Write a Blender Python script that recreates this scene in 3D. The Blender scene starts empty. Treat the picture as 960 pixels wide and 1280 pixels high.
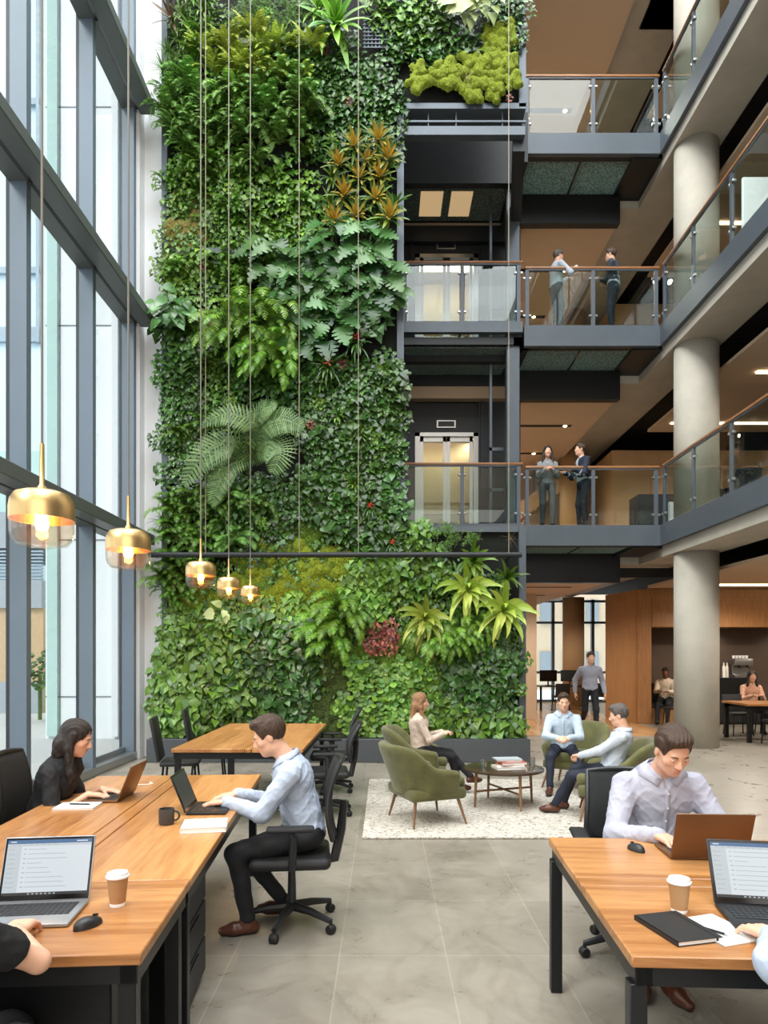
import bpy, bmesh, math, random
import numpy as np
from mathutils import Vector, Matrix, noise as mnoise

R = math.radians
PI = math.pi
SC = bpy.context.scene
COL = SC.collection
# ------------------------------------------------------------------ camera
EYE, FPX, HX, HY = 1.70, 850.0, 480.0, 817.0      # eye height, focal length in pixels (960 wide), horizon point
cam = bpy.data.cameras.new('camera')
cam.sensor_fit = 'HORIZONTAL'
cam.sensor_width = 36.0
cam.lens = 36.0 * FPX / 960.0
cam.shift_y = (HY - 640.0) / 960.0
cam.clip_start, cam.clip_end = 0.05, 300
camo = bpy.data.objects.new('camera', cam)
camo.location = (0, 0, EYE)
camo.rotation_euler = (PI / 2, 0, 0)
COL.objects.link(camo)
SC.camera = camo
# ------------------------------------------------------------------ sky and exposure
SC.view_settings.view_transform = 'Standard'
SC.view_settings.look = 'None'
SC.view_settings.gamma = 1.0
SC.view_settings.use_curve_mapping = False
SC.view_settings.exposure = EXPOSURE = 0.25
w = bpy.data.worlds.new('overcast_sky')
SC.world = w
w.use_nodes = True
nt = w.node_tree
bg = nt.nodes['Background']
geo = nt.nodes.new('ShaderNodeTexCoord')
sep = nt.nodes.new('ShaderNodeSeparateXYZ')
rmp = nt.nodes.new('ShaderNodeValToRGB')
nt.links.new(geo.outputs['Generated'], sep.inputs[0])
nt.links.new(sep.outputs['Z'], rmp.inputs[0])
rmp.color_ramp.elements[0].position = 0.0
rmp.color_ramp.elements[0].color = (0.80, 0.88, 0.95, 1)
rmp.color_ramp.elements[1].position = 0.7
rmp.color_ramp.elements[1].color = (1.0, 1.0, 1.0, 1)
nt.links.new(rmp.outputs[0], bg.inputs['Color'])
bg.inputs['Strength'].default_value = 1.7
sunl = bpy.data.lights.new('sun', 'SUN')
sunl.energy = 2.6
sunl.angle = R(25)
sunl.color = (1.0, 0.97, 0.92)
suno = bpy.data.objects.new('sun', sunl)
suno.rotation_euler = (R(28), R(-35), 0)
COL.objects.link(suno)


def area(name, loc, rot, sx, sy, power, col):
    a = bpy.data.lights.new(name, 'AREA')
    a.shape = 'RECTANGLE'
    a.size, a.size_y = sx, sy
    a.energy = power
    a.color = col
    o = bpy.data.objects.new(name, a)
    o.location = loc
    o.rotation_euler = rot
    COL.objects.link(o)
    return o


area('skylight_fill', (0.6, 2.5, 16.2), (0, 0, 0), 9.5, 18, 2900, (0.95, 0.98, 1.0))  # added area lamp under the roof glass, boosts the daylight from above
area('front_fill', (1.5, -6.6, 5.0), (R(90), 0, 0), 10, 7, 420, (1.0, 0.98, 0.95))  # added fill lamp behind the camera, in front of a solid wall


def downlight(x, y, z, power, col=(1.0, 0.90, 0.77)):
    a = bpy.data.lights.new('downlight', 'SPOT')
    a.energy = power
    a.spot_size = R(165)
    a.spot_blend = 0.6
    a.shadow_soft_size = 0.06
    a.color = col
    o = bpy.data.objects.new('downlight', a)
    o.location = (x, y, z)
    COL.objects.link(o)


for _z, _k in ((3.1, 1.0), (6.8, 0.9), (10.4, 0.9), (14.2, 0.8)):
    for _x, _y in ((8.0, 11.5), (8.0, 14.8), (8.0, 7.5), (11.5, 13.0)):
        downlight(_x, _y, _z, 190 * _k)
    for _x, _y in ((2.2, 15.9), (3.9, 15.9), (3.0, 18.6)):
        downlight(_x, _y, _z, 110 * _k)
downlight(8.2, 17.0, 2.3, 14)
downlight(10.2, 17.0, 2.3, 14)
for _x, _y in ((7.2, 19.5), (3.6, 21.0)):
    downlight(_x, _y, 3.1, 90)
cy = SC.cycles
cy.max_bounces = 8
cy.diffuse_bounces = 3
cy.glossy_bounces = 3
cy.transmission_bounces = 4
cy.transparent_max_bounces = 16
cy.use_denoising = True
cy.sample_clamp_indirect = 6.0
cy.caustics_reflective = False
cy.caustics_refractive = False


def P(px, py, Y):
    """the point at depth Y seen at a pixel of the 960x1280 frame"""
    return Vector(((px - HX) * Y / FPX, Y, EYE + (HY - py) * Y / FPX))


def G(px, py, z=0.0):
    """the point on the level plane z seen at a pixel"""
    Y = FPX * (EYE - z) / (py - HY)
    return Vector(((px - HX) * Y / FPX, Y, z))


# ------------------------------------------------------------------ materials
def srgb(r, g, b):
    f = lambda c: ((c / 255 + 0.055) / 1.055) ** 2.4 if c > 10 else c / 255 / 12.92
    return (f(r), f(g), f(b), 1.0)


MATS = {}


def newmat(name):
    m = bpy.data.materials.new(name)
    m.use_nodes = True
    MATS[name] = m
    n = m.node_tree.nodes
    return m, n, m.node_tree.links, n['Principled BSDF']


def mat(name, rgb, rough=0.5, metal=0.0, var=0.0, scale=8.0, bump=0.0, bscale=60.0, rgb2=None, stretch=(1, 1, 1),
        sheen=0.0, trans=0.0, island=0.0, objvar=0.0, coat=0.0, spec=None):
    m, n, l, b = newmat(name)
    b.inputs['Roughness'].default_value = rough
    b.inputs['Metallic'].default_value = metal
    if spec is not None:
        b.inputs['Specular IOR Level'].default_value = spec
    if sheen:
        b.inputs['Sheen Weight'].default_value = sheen
    if coat:
        b.inputs['Coat Weight'].default_value = coat
    c1 = srgb(*rgb)
    col = None
    tc = n.new('ShaderNodeTexCoord')
    mp = n.new('ShaderNodeMapping')
    mp.inputs['Scale'].default_value = stretch
    l.new(tc.outputs['Object'], mp.inputs[0])
    if var > 0 or rgb2:
        nz = n.new('ShaderNodeTexNoise')
        nz.inputs['Scale'].default_value = scale
        nz.inputs['Detail'].default_value = 6
        nz.inputs['Roughness'].default_value = 0.65
        l.new(mp.outputs[0], nz.inputs['Vector'])
        r = n.new('ShaderNodeValToRGB')
        r.color_ramp.elements[0].position = 0.3
        r.color_ramp.elements[1].position = 0.72
        if rgb2:
            r.color_ramp.elements[0].color = srgb(*rgb2)
            r.color_ramp.elements[1].color = c1
        else:
            r.color_ramp.elements[0].color = tuple(c * (1 - var) for c in c1[:3]) + (1,)
            r.color_ramp.elements[1].color = tuple(min(1, c * (1 + var)) for c in c1[:3]) + (1,)
        l.new(nz.outputs['Fac'], r.inputs[0])
        col = r.outputs[0]
    if island or objvar:
        hs = n.new('ShaderNodeHueSaturation')
        if col is not None:
            l.new(col, hs.inputs['Color'])
        else:
            hs.inputs['Color'].default_value = c1
        src = []
        if island:
            g = n.new('ShaderNodeNewGeometry')
            mr = n.new('ShaderNodeMapRange')
            mr.inputs['To Min'].default_value = 1 - island
            mr.inputs['To Max'].default_value = 1 + island
            l.new(g.outputs['Random Per Island'], mr.inputs['Value'])
            l.new(mr.outputs[0], hs.inputs['Value'])
        if objvar:
            oi = n.new('ShaderNodeObjectInfo')
            mr = n.new('ShaderNodeMapRange')
            mr.inputs['To Min'].default_value = 0.5 - objvar
            mr.inputs['To Max'].default_value = 0.5 + objvar
            l.new(oi.outputs['Random'], mr.inputs['Value'])
            l.new(mr.outputs[0], hs.inputs['Hue'])
        col = hs.outputs[0]
    if col is not None:
        l.new(col, b.inputs['Base Color'])
    else:
        b.inputs['Base Color'].default_value = c1
    if bump > 0:
        nb = n.new('ShaderNodeTexNoise')
        nb.inputs['Scale'].default_value = bscale
        nb.inputs['Detail'].default_value = 4
        l.new(mp.outputs[0], nb.inputs['Vector'])
        bp = n.new('ShaderNodeBump')
        bp.inputs['Strength'].default_value = bump
        bp.inputs['Distance'].default_value = 0.01
        l.new(nb.outputs['Fac'], bp.inputs['Height'])
        l.new(bp.outputs[0], b.inputs['Normal'])
    if trans > 0:
        tl = n.new('ShaderNodeBsdfTranslucent')
        if col is not None:
            l.new(col, tl.inputs['Color'])
        else:
            tl.inputs['Color'].default_value = c1
        mx = n.new('ShaderNodeMixShader')
        mx.inputs[0].default_value = trans
        l.new(b.outputs[0], mx.inputs[1])
        l.new(tl.outputs[0], mx.inputs[2])
        l.new(mx.outputs[0], n['Material Output'].inputs['Surface'])
    return m


def emis(name, rgb, s):
    m, n, l, b = newmat(name)
    b.inputs['Base Color'].default_value = (0.02, 0.02, 0.02, 1)
    b.inputs['Roughness'].default_value = 0.35
    b.inputs['Emission Color'].default_value = srgb(*rgb)
    b.inputs['Emission Strength'].default_value = s
    return m


def pane(name, tint, refl=1.0, rough=0.0, extra=0.0):
    """thin glass: clear through, reflecting by fresnel"""
    m, n, l, b = newmat(name)
    n.remove(b)
    t = n.new('ShaderNodeBsdfTransparent')
    t.inputs[0].default_value = tint
    g = n.new('ShaderNodeBsdfGlossy')
    g.inputs['Roughness'].default_value = rough
    f = n.new('ShaderNodeFresnel')
    ge = n.new('ShaderNodeNewGeometry')
    mi = n.new('ShaderNodeMapRange')          # same reflection on both faces of the pane
    mi.inputs['To Min'].default_value = 1.5
    mi.inputs['To Max'].default_value = 1 / 1.5
    l.new(ge.outputs['Backfacing'], mi.inputs['Value'])
    l.new(mi.outputs[0], f.inputs['IOR'])
    mt = n.new('ShaderNodeMath')
    mt.operation = 'MULTIPLY_ADD'
    mt.inputs[1].default_value = refl
    mt.inputs[2].default_value = extra
    mt.use_clamp = True
    l.new(f.outputs[0], mt.inputs[0])
    mx = n.new('ShaderNodeMixShader')
    l.new(mt.outputs[0], mx.inputs[0])
    l.new(t.outputs[0], mx.inputs[1])
    l.new(g.outputs[0], mx.inputs[2])
    l.new(mx.outputs[0], n['Material Output'].inputs['Surface'])
    return m


def wood(name, c_dark, c_light, rough=0.35, axis=0, plank=0.18, length=1.8, grain=1.0, coat=0.0):
    """boards running along axis, with stretched grain and a slight tone change from board to board"""
    m, n, l, b = newmat(name)
    tc = n.new('ShaderNodeTexCoord')
    mp = n.new('ShaderNodeMapping')
    if axis == 1:
        mp.inputs['Rotation'].default_value = (0, 0, R(90))
    if axis == 2:
        mp.inputs['Rotation'].default_value = (0, R(90), 0)
    l.new(tc.outputs['Object'], mp.inputs[0])
    mp2 = n.new('ShaderNodeMapping')
    mp2.inputs['Scale'].default_value = (1.2, 14 * grain, 14 * grain)
    l.new(mp.outputs[0], mp2.inputs[0])
    nz = n.new('ShaderNodeTexNoise')
    nz.inputs['Scale'].default_value = 2.2
    nz.inputs['Detail'].default_value = 7
    nz.inputs['Roughness'].default_value = 0.6
    nz.inputs['Distortion'].default_value = 0.6
    l.new(mp2.outputs[0], nz.inputs['Vector'])
    br = n.new('ShaderNodeTexBrick')
    br.inputs['Scale'].default_value = 1.0
    br.inputs['Brick Width'].default_value = length
    br.inputs['Row Height'].default_value = plank
    br.inputs['Mortar Size'].default_value = 0.0008
    br.inputs['Color1'].default_value = (0.30, 0.30, 0.30, 1)
    br.inputs['Color2'].default_value = (0.72, 0.72, 0.72, 1)
    br.inputs['Mortar'].default_value = (0.3, 0.3, 0.3, 1)
    l.new(mp.outputs[0], br.inputs['Vector'])
    mx = n.new('ShaderNodeMix')
    mx.data_type = 'RGBA'
    mx.inputs['Factor'].default_value = 0.42
    l.new(nz.outputs['Fac'], mx.inputs['A'])
    l.new(br.outputs['Color'], mx.inputs['B'])
    r = n.new('ShaderNodeValToRGB')
    r.color_ramp.elements[0].position = 0.33
    r.color_ramp.elements[0].color = srgb(*c_dark)
    r.color_ramp.elements[1].position = 0.66
    r.color_ramp.elements[1].color = srgb(*c_light)
    l.new(mx.outputs['Result'], r.inputs[0])
    l.new(r.outputs[0], b.inputs['Base Color'])
    b.inputs['Roughness'].default_value = rough
    b.inputs['Coat Weight'].default_value = coat
    return m


# ------------------------------------------------------------------ objects
def tag(o, label=None, cat=None, group=None, kind=None):
    if label: o['label'] = label
    if cat: o['category'] = cat
    if group: o['group'] = group
    if kind: o['kind'] = kind
    return o


def thing(name, label, cat, loc=(0, 0, 0), rz=0.0, group=None):
    o = bpy.data.objects.new(name, None)
    o.empty_display_size = 0.1
    COL.objects.link(o)
    o.location = loc
    o.rotation_euler = (0, 0, rz)
    return tag(o, label, cat, group)


def copy_tree(o, parent=None):
    c = o.copy()
    COL.objects.link(c)
    c.parent = parent
    for ch in o.children:
        copy_tree(ch, c)
    return c


def dup(o, label, loc, rz=0.0, group=None, sc=None):
    c = copy_tree(o)
    c.location = loc
    c.rotation_euler = (0, 0, rz)
    c['label'] = label
    if group: c['group'] = group
    if sc: c.scale = (sc, sc, sc)
    return c


class MB:
    """collects shapes into one mesh object"""

    def __init__(self):
        self.v, self.f, self.m = [], [], []

    def add(self, vs, fs, mi=0):
        o = len(self.v)
        self.v += [tuple(x) for x in vs]
        self.f += [tuple(i + o for i in q) for q in fs]
        self.m += [mi] * len(fs)
        return self

    def box(self, lo, hi, mi=0, mtx=None):
        x0, y0, z0 = lo
        x1, y1, z1 = hi
        vs = [(x0, y0, z0), (x1, y0, z0), (x1, y1, z0), (x0, y1, z0), (x0, y0, z1), (x1, y0, z1), (x1, y1, z1), (x0, y1, z1)]
        if mtx is not None: vs = [mtx @ Vector(v) for v in vs]
        return self.add(vs, [(0, 3, 2, 1), (4, 5, 6, 7), (0, 1, 5, 4), (1, 2, 6, 5), (2, 3, 7, 6), (3, 0, 4, 7)], mi)

    def rbox(self, lo, hi, r=0.01, seg=2, mi=0, mtx=None):
        bm = bmesh.new()
        bmesh.ops.create_cube(bm, size=1.0)
        s = [hi[i] - lo[i] for i in range(3)]
        c = [(hi[i] + lo[i]) / 2 for i in range(3)]
        for v in bm.verts:
            v.co = Vector((v.co.x * s[0] + c[0], v.co.y * s[1] + c[1], v.co.z * s[2] + c[2]))
        r = min(r, min(s) * 0.49)
        bmesh.ops.bevel(bm, geom=bm.edges[:], offset=r, segments=seg, profile=0.5, affect='EDGES')
        if mtx is not None: bm.transform(mtx)
        bm.verts.index_update()
        self.add([v.co[:] for v in bm.verts], [[v.index for v in f.verts] for f in bm.faces], mi)
        bm.free()
        return self

    def tube(self, pts, rad, n=10, mi=0, caps=True):
        pts = [Vector(p) for p in pts]
        if not hasattr(rad, '__len__'): rad = [rad] * len(pts)
        vs, fs = [], []
        prev = None
        for i, p in enumerate(pts):
            d = (pts[min(i + 1, len(pts) - 1)] - pts[max(i - 1, 0)])
            d = d.normalized() if d.length > 1e-9 else Vector((0, 0, 1))
            if prev is None:
                a = Vector((0, 0, 1)) if abs(d.z) < 0.9 else Vector((1, 0, 0))
                u = d.cross(a).normalized()
            else:
                u = (prev - d * prev.dot(d)).normalized()
            prev = u
            v2 = d.cross(u)
            for k in range(n):
                t = 2 * PI * k / n
                vs.append(p + (u * math.cos(t) + v2 * math.sin(t)) * rad[i])
        for i in range(len(pts) - 1):
            for k in range(n):
                a, b2 = i * n + k, i * n + (k + 1) % n
                fs.append((a, b2, b2 + n, a + n))
        if caps:
            fs.append(tuple(range(n))[::-1])
            fs.append(tuple(range((len(pts) - 1) * n, len(pts) * n)))
        return self.add(vs, fs, mi)

    def lathe(self, prof, c=(0, 0, 0), n=24, mi=0, mtx=None):
        vs, fs = [], []
        for (r, z) in prof:
            for k in range(n):
                t = 2 * PI * k / n
                vs.append(Vector((c[0] + r * math.cos(t), c[1] + r * math.sin(t), c[2] + z)))
        for i in range(len(prof) - 1):
            for k in range(n):
                a, b2 = i * n + k, i * n + (k + 1) % n
                fs.append((a, b2, b2 + n, a + n))
        if prof[0][0] > 1e-6: fs.append(tuple(range(n))[::-1])
        if prof[-1][0] > 1e-6: fs.append(tuple(range((len(prof) - 1) * n, len(prof) * n)))
        if mtx is not None: vs = [mtx @ v for v in vs]
        return self.add(vs, fs, mi)

    def prism(self, poly, z0, z1, mi=0, mtx=None):
        n = len(poly)
        vs = [Vector((x, y, z0)) for x, y in poly] + [Vector((x, y, z1)) for x, y in poly]
        if mtx is not None: vs = [mtx @ v for v in vs]
        fs = [tuple(range(n))[::-1], tuple(range(n, 2 * n))] + [(k, (k + 1) % n, (k + 1) % n + n, k + n) for k in range(n)]
        return self.add(vs, fs, mi)

    def mesh(self, name, mats, smooth=False):
        me = bpy.data.meshes.new(name)
        me.from_pydata(self.v, [], self.f)
        if not isinstance(mats, (list, tuple)): mats = [mats]
        for m in mats: me.materials.append(MATS[m] if isinstance(m, str) else m)
        if len(mats) > 1: me.polygons.foreach_set('material_index', self.m)
        me.update()
        if smooth == 'auto':
            bm = bmesh.new()
            bm.from_mesh(me)
            bmesh.ops.remove_doubles(bm, verts=bm.verts, dist=1e-6)
            bmesh.ops.recalc_face_normals(bm, faces=bm.faces)
            for f in bm.faces: f.smooth = True
            for e in bm.edges:
                if len(e.link_faces) == 2:
                    if e.link_faces[0].normal.angle(e.link_faces[1].normal, 0) > R(38): e.smooth = False
            bm.to_mesh(me)
            bm.free()
        elif smooth:
            me.polygons.foreach_set('use_smooth', [True] * len(me.polygons))
        return me

    def build(self, name, mats, parent=None, smooth='auto', loc=None):
        o = bpy.data.objects.new(name, self.mesh(name, mats, smooth))
        COL.objects.link(o)
        if parent is not None: o.parent = parent
        if loc is not None: o.location = loc
        return o


def struct(name, mb, m, smooth=False):
    return tag(mb.build(name, m, None, smooth), kind='structure')


def bar_mtx(p0, p1):
    """frame with z running from p0 to p1"""
    p0, p1 = Vector(p0), Vector(p1)
    return Matrix.Translation(p0) @ (p1 - p0).to_track_quat('Z', 'Y').to_matrix().to_4x4()
# ------------------------------------------------------------------ palette
mat('steel', (84, 92, 100), 0.45, 0.25, var=0.06, scale=3)
mat('mullion', (104, 117, 130), 0.45, 0.2, var=0.04, scale=2)
mat('transom', (92, 98, 98), 0.45, 0.2, var=0.04, scale=2)
mat('dark_steel', (40, 43, 46), 0.5, 0.3, var=0.1, scale=4)
mat('black_steel', (24, 25, 27), 0.4, 0.3)
mat('brushed', (170, 172, 172), 0.3, 0.9)
mat('concrete', (176, 170, 158), 0.75, var=0.10, scale=2.2, bump=0.15, bscale=30)
mat('concrete_warm', (158, 140, 116), 0.75, var=0.12, scale=1.4, bump=0.1, bscale=30, stretch=(1, .35, 1))
mat('white_wall', (246, 248, 250), 0.6, var=0.02, scale=1.5)
mat('plaster_warm', (200, 176, 150), 0.8, var=0.04, scale=1.0)
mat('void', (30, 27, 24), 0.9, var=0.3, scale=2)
mat('taupe', (88, 72, 60), 0.8, var=0.08, scale=3)
mat('rubber', (20, 20, 21), 0.6)
mat('planter_metal', (78, 82, 86), 0.5, 0.2, var=0.05, scale=2)
pane('glass_clear', (0.96, 0.985, 0.98, 1), 0.9)
pane('glass_rail', (0.84, 0.90, 0.88, 1), 1.0, 0.0, 0.0)
pane('glass_amber', (0.99, 0.95, 0.89, 1), 0.7, 0.02, 0.03)
emis('strip_light', (255, 224, 180), 9.0)
emis('spot_light', (255, 214, 160), 30.0)
wood('wood_desk', (148, 94, 50), (200, 146, 92), 0.30, 0, 0.20, 1.7)
wood('wood_desk_cross', (148, 94, 50), (200, 146, 92), 0.30, 1, 0.20, 1.7)
wood('wood_rail', (132, 86, 50), (186, 132, 86), 0.4, 0, 0.3, 3)
wood('wood_wall', (148, 102, 62), (184, 136, 88), 0.45, 2, 0.5, 6, grain=0.8)
wood('wood_floor', (168, 122, 78), (206, 164, 118), 0.22, 1, 0.16, 1.6)
wood('wood_leg', (104, 74, 48), (150, 112, 74), 0.4, 2, 0.3, 3)
wood('wood_dark', (44, 34, 28), (74, 58, 46), 0.22, 0, 0.3, 3)


def stone_floor():
    m, n, l, b = newmat('stone_floor')
    tc = n.new('ShaderNodeTexCoord')
    mp = n.new('ShaderNodeMapping')
    mp.inputs['Location'].default_value = (0.25 + 0.6 * 20, -3.83 + 0.85 * 20, 0)
    l.new(tc.outputs['Object'], mp.inputs[0])
    br = n.new('ShaderNodeTexBrick')
    br.offset = 0.0
    br.inputs['Scale'].default_value = 1.0
    br.inputs['Brick Width'].default_value = 0.60
    br.inputs['Row Height'].default_value = 0.85
    br.inputs['Mortar Size'].default_value = 0.0035
    br.inputs['Color1'].default_value = (0.36, 0.36, 0.36, 1)
    br.inputs['Color2'].default_value = (0.62, 0.62, 0.62, 1)
    br.inputs['Mortar'].default_value = (1, 1, 1, 1)
    l.new(mp.outputs[0], br.inputs['Vector'])
    nz = n.new('ShaderNodeTexNoise')
    nz.inputs['Scale'].default_value = 2.6
    nz.inputs['Detail'].default_value = 12
    nz.inputs['Roughness'].default_value = 0.62
    nz.inputs['Distortion'].default_value = 0.8
    l.new(tc.outputs['Object'], nz.inputs['Vector'])
    mx = n.new('ShaderNodeMix')
    mx.data_type = 'RGBA'
    mx.inputs['Factor'].default_value = 0.42
    l.new(nz.outputs['Fac'], mx.inputs['A'])
    l.new(br.outputs['Color'], mx.inputs['B'])
    r = n.new('ShaderNodeValToRGB')
    e = r.color_ramp.elements
    e[0].position, e[0].color = 0.30, srgb(120, 113, 102)
    e[1].position, e[1].color = 0.64, srgb(156, 149, 137)
    e3 = e.new(0.85)
    e3.color = srgb(172, 165, 153)
    l.new(mx.outputs['Result'], r.inputs[0])
    nv = n.new('ShaderNodeTexNoise')
    nv.inputs['Scale'].default_value = 1.3
    nv.inputs['Detail'].default_value = 12
    nv.inputs['Distortion'].default_value = 1.2
    l.new(tc.outputs['Object'], nv.inputs['Vector'])
    rv = n.new('ShaderNodeValToRGB')
    ev = rv.color_ramp.elements
    ev[0].position, ev[0].color = 0.465, (1, 1, 1, 1)
    ev[1].position, ev[1].color = 0.535, (1, 1, 1, 1)
    em = ev.new(0.5)
    em.color = (0.90, 0.885, 0.86, 1)
    l.new(nv.outputs['Fac'], rv.inputs[0])
    mu = n.new('ShaderNodeMix')
    mu.data_type = 'RGBA'
    mu.blend_type = 'MULTIPLY'
    mu.inputs['Factor'].default_value = 1.0
    l.new(r.outputs[0], mu.inputs['A'])
    l.new(rv.outputs[0], mu.inputs['B'])
    l.new(mu.outputs['Result'], b.inputs['Base Color'])
    rr = n.new('ShaderNodeMapRange')
    rr.inputs['To Min'].default_value = 0.18
    rr.inputs['To Max'].default_value = 0.42
    l.new(nz.outputs['Fac'], rr.inputs['Value'])
    l.new(rr.outputs[0], b.inputs['Roughness'])


stone_floor()

# ------------------------------------------------------------------ levels and key planes
YG, YB, YR = 11.0, 12.9, 14.2            # planted wall, front of bridge and lift deck, back of bridge
XE = 5.27                                 # edge of the gallery slabs
XW = -4.01                                # inner line of the curtain wall mullions
L = [0.0, 4.11, 7.90, 11.55, 15.3]        # deck heights

struct('floor', MB().box((-4.3, -7, -0.2), (16, 24, 0)), 'stone_floor')
struct('floor_timber', MB().box((2.6, 14.0, 0.0), (6.1, 24, 0.008)), 'wood_floor')

# ---- white return wall beside the planted wall, and core walls
struct('wall_return', MB().box((-4.25, YG + 0.25, 0), (-3.3, YG + 0.6, 16.5)).box((-4.25, YG + 0.02, 0), (-3.96, YG + 0.3, 16.5)), 'white_wall')
struct('wall_core', MB().box((-3.3, YG + 0.45, 0), (0.2, YG + 0.7, 16.5)).box((0.0, YG + 0.7, 0), (0.2, 14.6, 16.5)), 'dark_steel')
struct('wall_rear', MB().box((-4.3, 24, 0), (2.5, 24.3, 16.5)).box((2.5, 24, 3.9), (16, 24.3, 16.5)), 'plaster_warm')
struct('wall_right', MB().box((15.8, -7, 0), (16, 24, 16.5)), 'plaster_warm')
struct('wall_front', MB().box((-4.3, -7.2, 0), (16, -7, 16.5)), 'plaster_warm')

# ---- curtain wall: mullions, transoms, inner rails, glass
ymull = [11.0 - 0.0] + [XW * -850 / dx for dx in (355, 434)]       # third bay line, second, first in view
ys = sorted([-6.6, -4.9, -3.2, -1.5, 0.2, 1.9, 3.6, 5.5, XW * -850 / 444, XW * -850 / 362, 10.95])
W = thing('curtain_wall', 'tall grey steel and glass curtain wall along the left side', 'window wall')
W['kind'] = 'structure'
for y in ys:
    m_ = MB().box((XW - 0.19, y - 0.05, 0.0), (XW, y + 0.05, 16.5)).box((XW - 0.24, y - 0.035, 0.0), (XW - 0.19, y + 0.035, 16.5), 1)
    m_.build('mullion', ['mullion', 'rubber'], W, False)
for z in (3.46, 7.00, 10.45, 14.0):
    MB().box((XW - 0.20, -6.8, z), (XW + 0.01, 11.0, z + 0.28)).build('transom', 'transom', W, False)
    MB().rbox((XW + 0.055, -6.8, z + 0.0), (XW + 0.29, 11.05, z + 0.16), 0.01, 1).build('inner_rail', 'transom', W, False)
    b_ = MB()
    for y in ys: b_.box((XW - 0.01, y - 0.03, z + 0.04), (XW + 0.08, y + 0.03, z + 0.14))
    b_.build('bracket', 'dark_steel', W, False)
MB().rbox((XW - 0.25, -6.8, 0.0), (XW + 0.02, 11.0, 0.12), 0.01, 1).box((XW - 0.21, -6.8, 0.12), (XW - 0.15, 11.0, 0.20)).build('sill', 'brushed', W, False)
for i in range(len(ys) - 1):
    MB().box((XW - 0.19, ys[i] + 0.04, 0.18), (XW - 0.175, ys[i + 1] - 0.04, 16.4)).build('glass_pane', 'glass_clear', W, False)

# ---- skylight roof over the hall
rf = MB()
for i in range(8): rf.box((-4.3, -7 + i * 2.7, 16.4), (5.6, -6.8 + i * 2.7, 16.9))
for x in (-4.3, -1.0, 2.2, 5.4): rf.box((x, -7, 16.5), (x + 0.15, 12, 16.8))
struct('ceiling_skylight_beams', rf, 'white_wall')
struct('ceiling_skylight_glass', MB().box((-4.3, -7, 16.9), (5.6, 12, 16.92)), 'glass_clear')
struct('ceiling_roof', MB().box((5.4, -7, 16.4), (16, 24.3, 16.8)).box((-4.3, 12, 16.4), (5.4, 24.3, 16.8)), 'plaster_warm')

# ---- gallery slabs, fascias, soffits, drop ceilings
for k in (1, 2, 3, 4):
    z = L[k]
    struct('slab_gallery', MB().box((XE + 0.05, -6.9, z - 0.56), (6.15, YR + 0.01, z - 0.01)).box((4.89, YR if k < 4 else 12.9, z - 0.56), (6.15, 23.9, z - 0.01)), 'concrete')
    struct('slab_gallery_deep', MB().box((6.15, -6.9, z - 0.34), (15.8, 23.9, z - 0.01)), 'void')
    struct('trim_fascia', MB().box((XE - 0.03, -6.9, z - 0.36), (XE + 0.05, YB + 0.02, z + 0.03)), 'steel')
    zp = z - 0.97 if k > 1 else z - 0.86
    dr = MB()
    dr.box((6.22, -6.9, zp), (15.8, 16.05, zp + 0.06))
    struct('ceiling_panel', dr, 'plaster_warm')
    # services in the slot
    sv = MB()
    for q in range(9):
        sv.box((6.15, 0.5 + q * 1.7, z - 0.5), (6.6, 0.56 + q * 1.7, z - 0.44))
    sv.tube([(6.2, -6, z - 0.48), (6.2, 16, z - 0.48)], 0.03, 6)
    struct('trim_services', sv, 'black_steel')
    # far core ceiling beyond the bridge
    struct('ceiling_core', MB().box((0.2, YR + 0.05 if k < 4 else 12.9, z - 0.85), (4.89, 23.9, z - 0.02)), 'plaster_warm')
    sl = MB()
    for yy, x0, x1 in ((15.9, 2.2, 4.4), (18.1, 2.2, 4.3)):
        sl.box((x0 + 0.6, yy, z - 0.856), (x1, yy + 0.14, z - 0.848))
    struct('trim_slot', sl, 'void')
for k in (2, 3, 4):
    z = L[k] - 0.85
    for yy, xs in ((15.97, (3.0, 4.25)), (18.17, (3.1, 4.0))):
        for x in xs:
            s_ = MB().lathe([(0.0, -0.02), (0.035, -0.02), (0.05, -0.002)], (x, yy, z), 12).build('ceiling_spotlight', 'spot_light', None, True)
            tag(s_, 'small warm recessed spotlight in the dark ceiling slot beyond the footbridge', 'spotlight', 'ceiling slot spotlights')

# linear lights under the drop ceilings
for k, z, spans in ((1, L[1] - 0.86, ((7.4, 12.2, 15.2), (8.0, 12, 9.8))), (2, L[2] - 0.97, ((6.5, 13.0, 15.4), (6.9, 12.0, 12.6), (7, 12, 8.5))),
                    (3, L[3] - 0.97, ((6.8, 12.5, 14.0), (6.9, 12.0, 9.6))), (4, L[4] - 0.97, ((6.8, 12.5, 14.0), (6.9, 12.0, 9.6)))):
    for (x0, x1, y) in spans:
        o = MB().rbox((x0, y - 0.04, z - 0.03), (x1, y + 0.04, z), 0.008, 1).build('linear_ceiling_light', 'strip_light', None, False)
        where = {1: 'ground floor ceiling', 2: 'first gallery ceiling', 3: 'second gallery ceiling', 4: 'top gallery ceiling'}[k]
        tag(o, 'long slim warm linear light on the %s, %s' % (where, 'farther back' if y > 13 else ('middle of the run' if y > 12 else 'nearer the viewer')), 'ceiling light')

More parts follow.
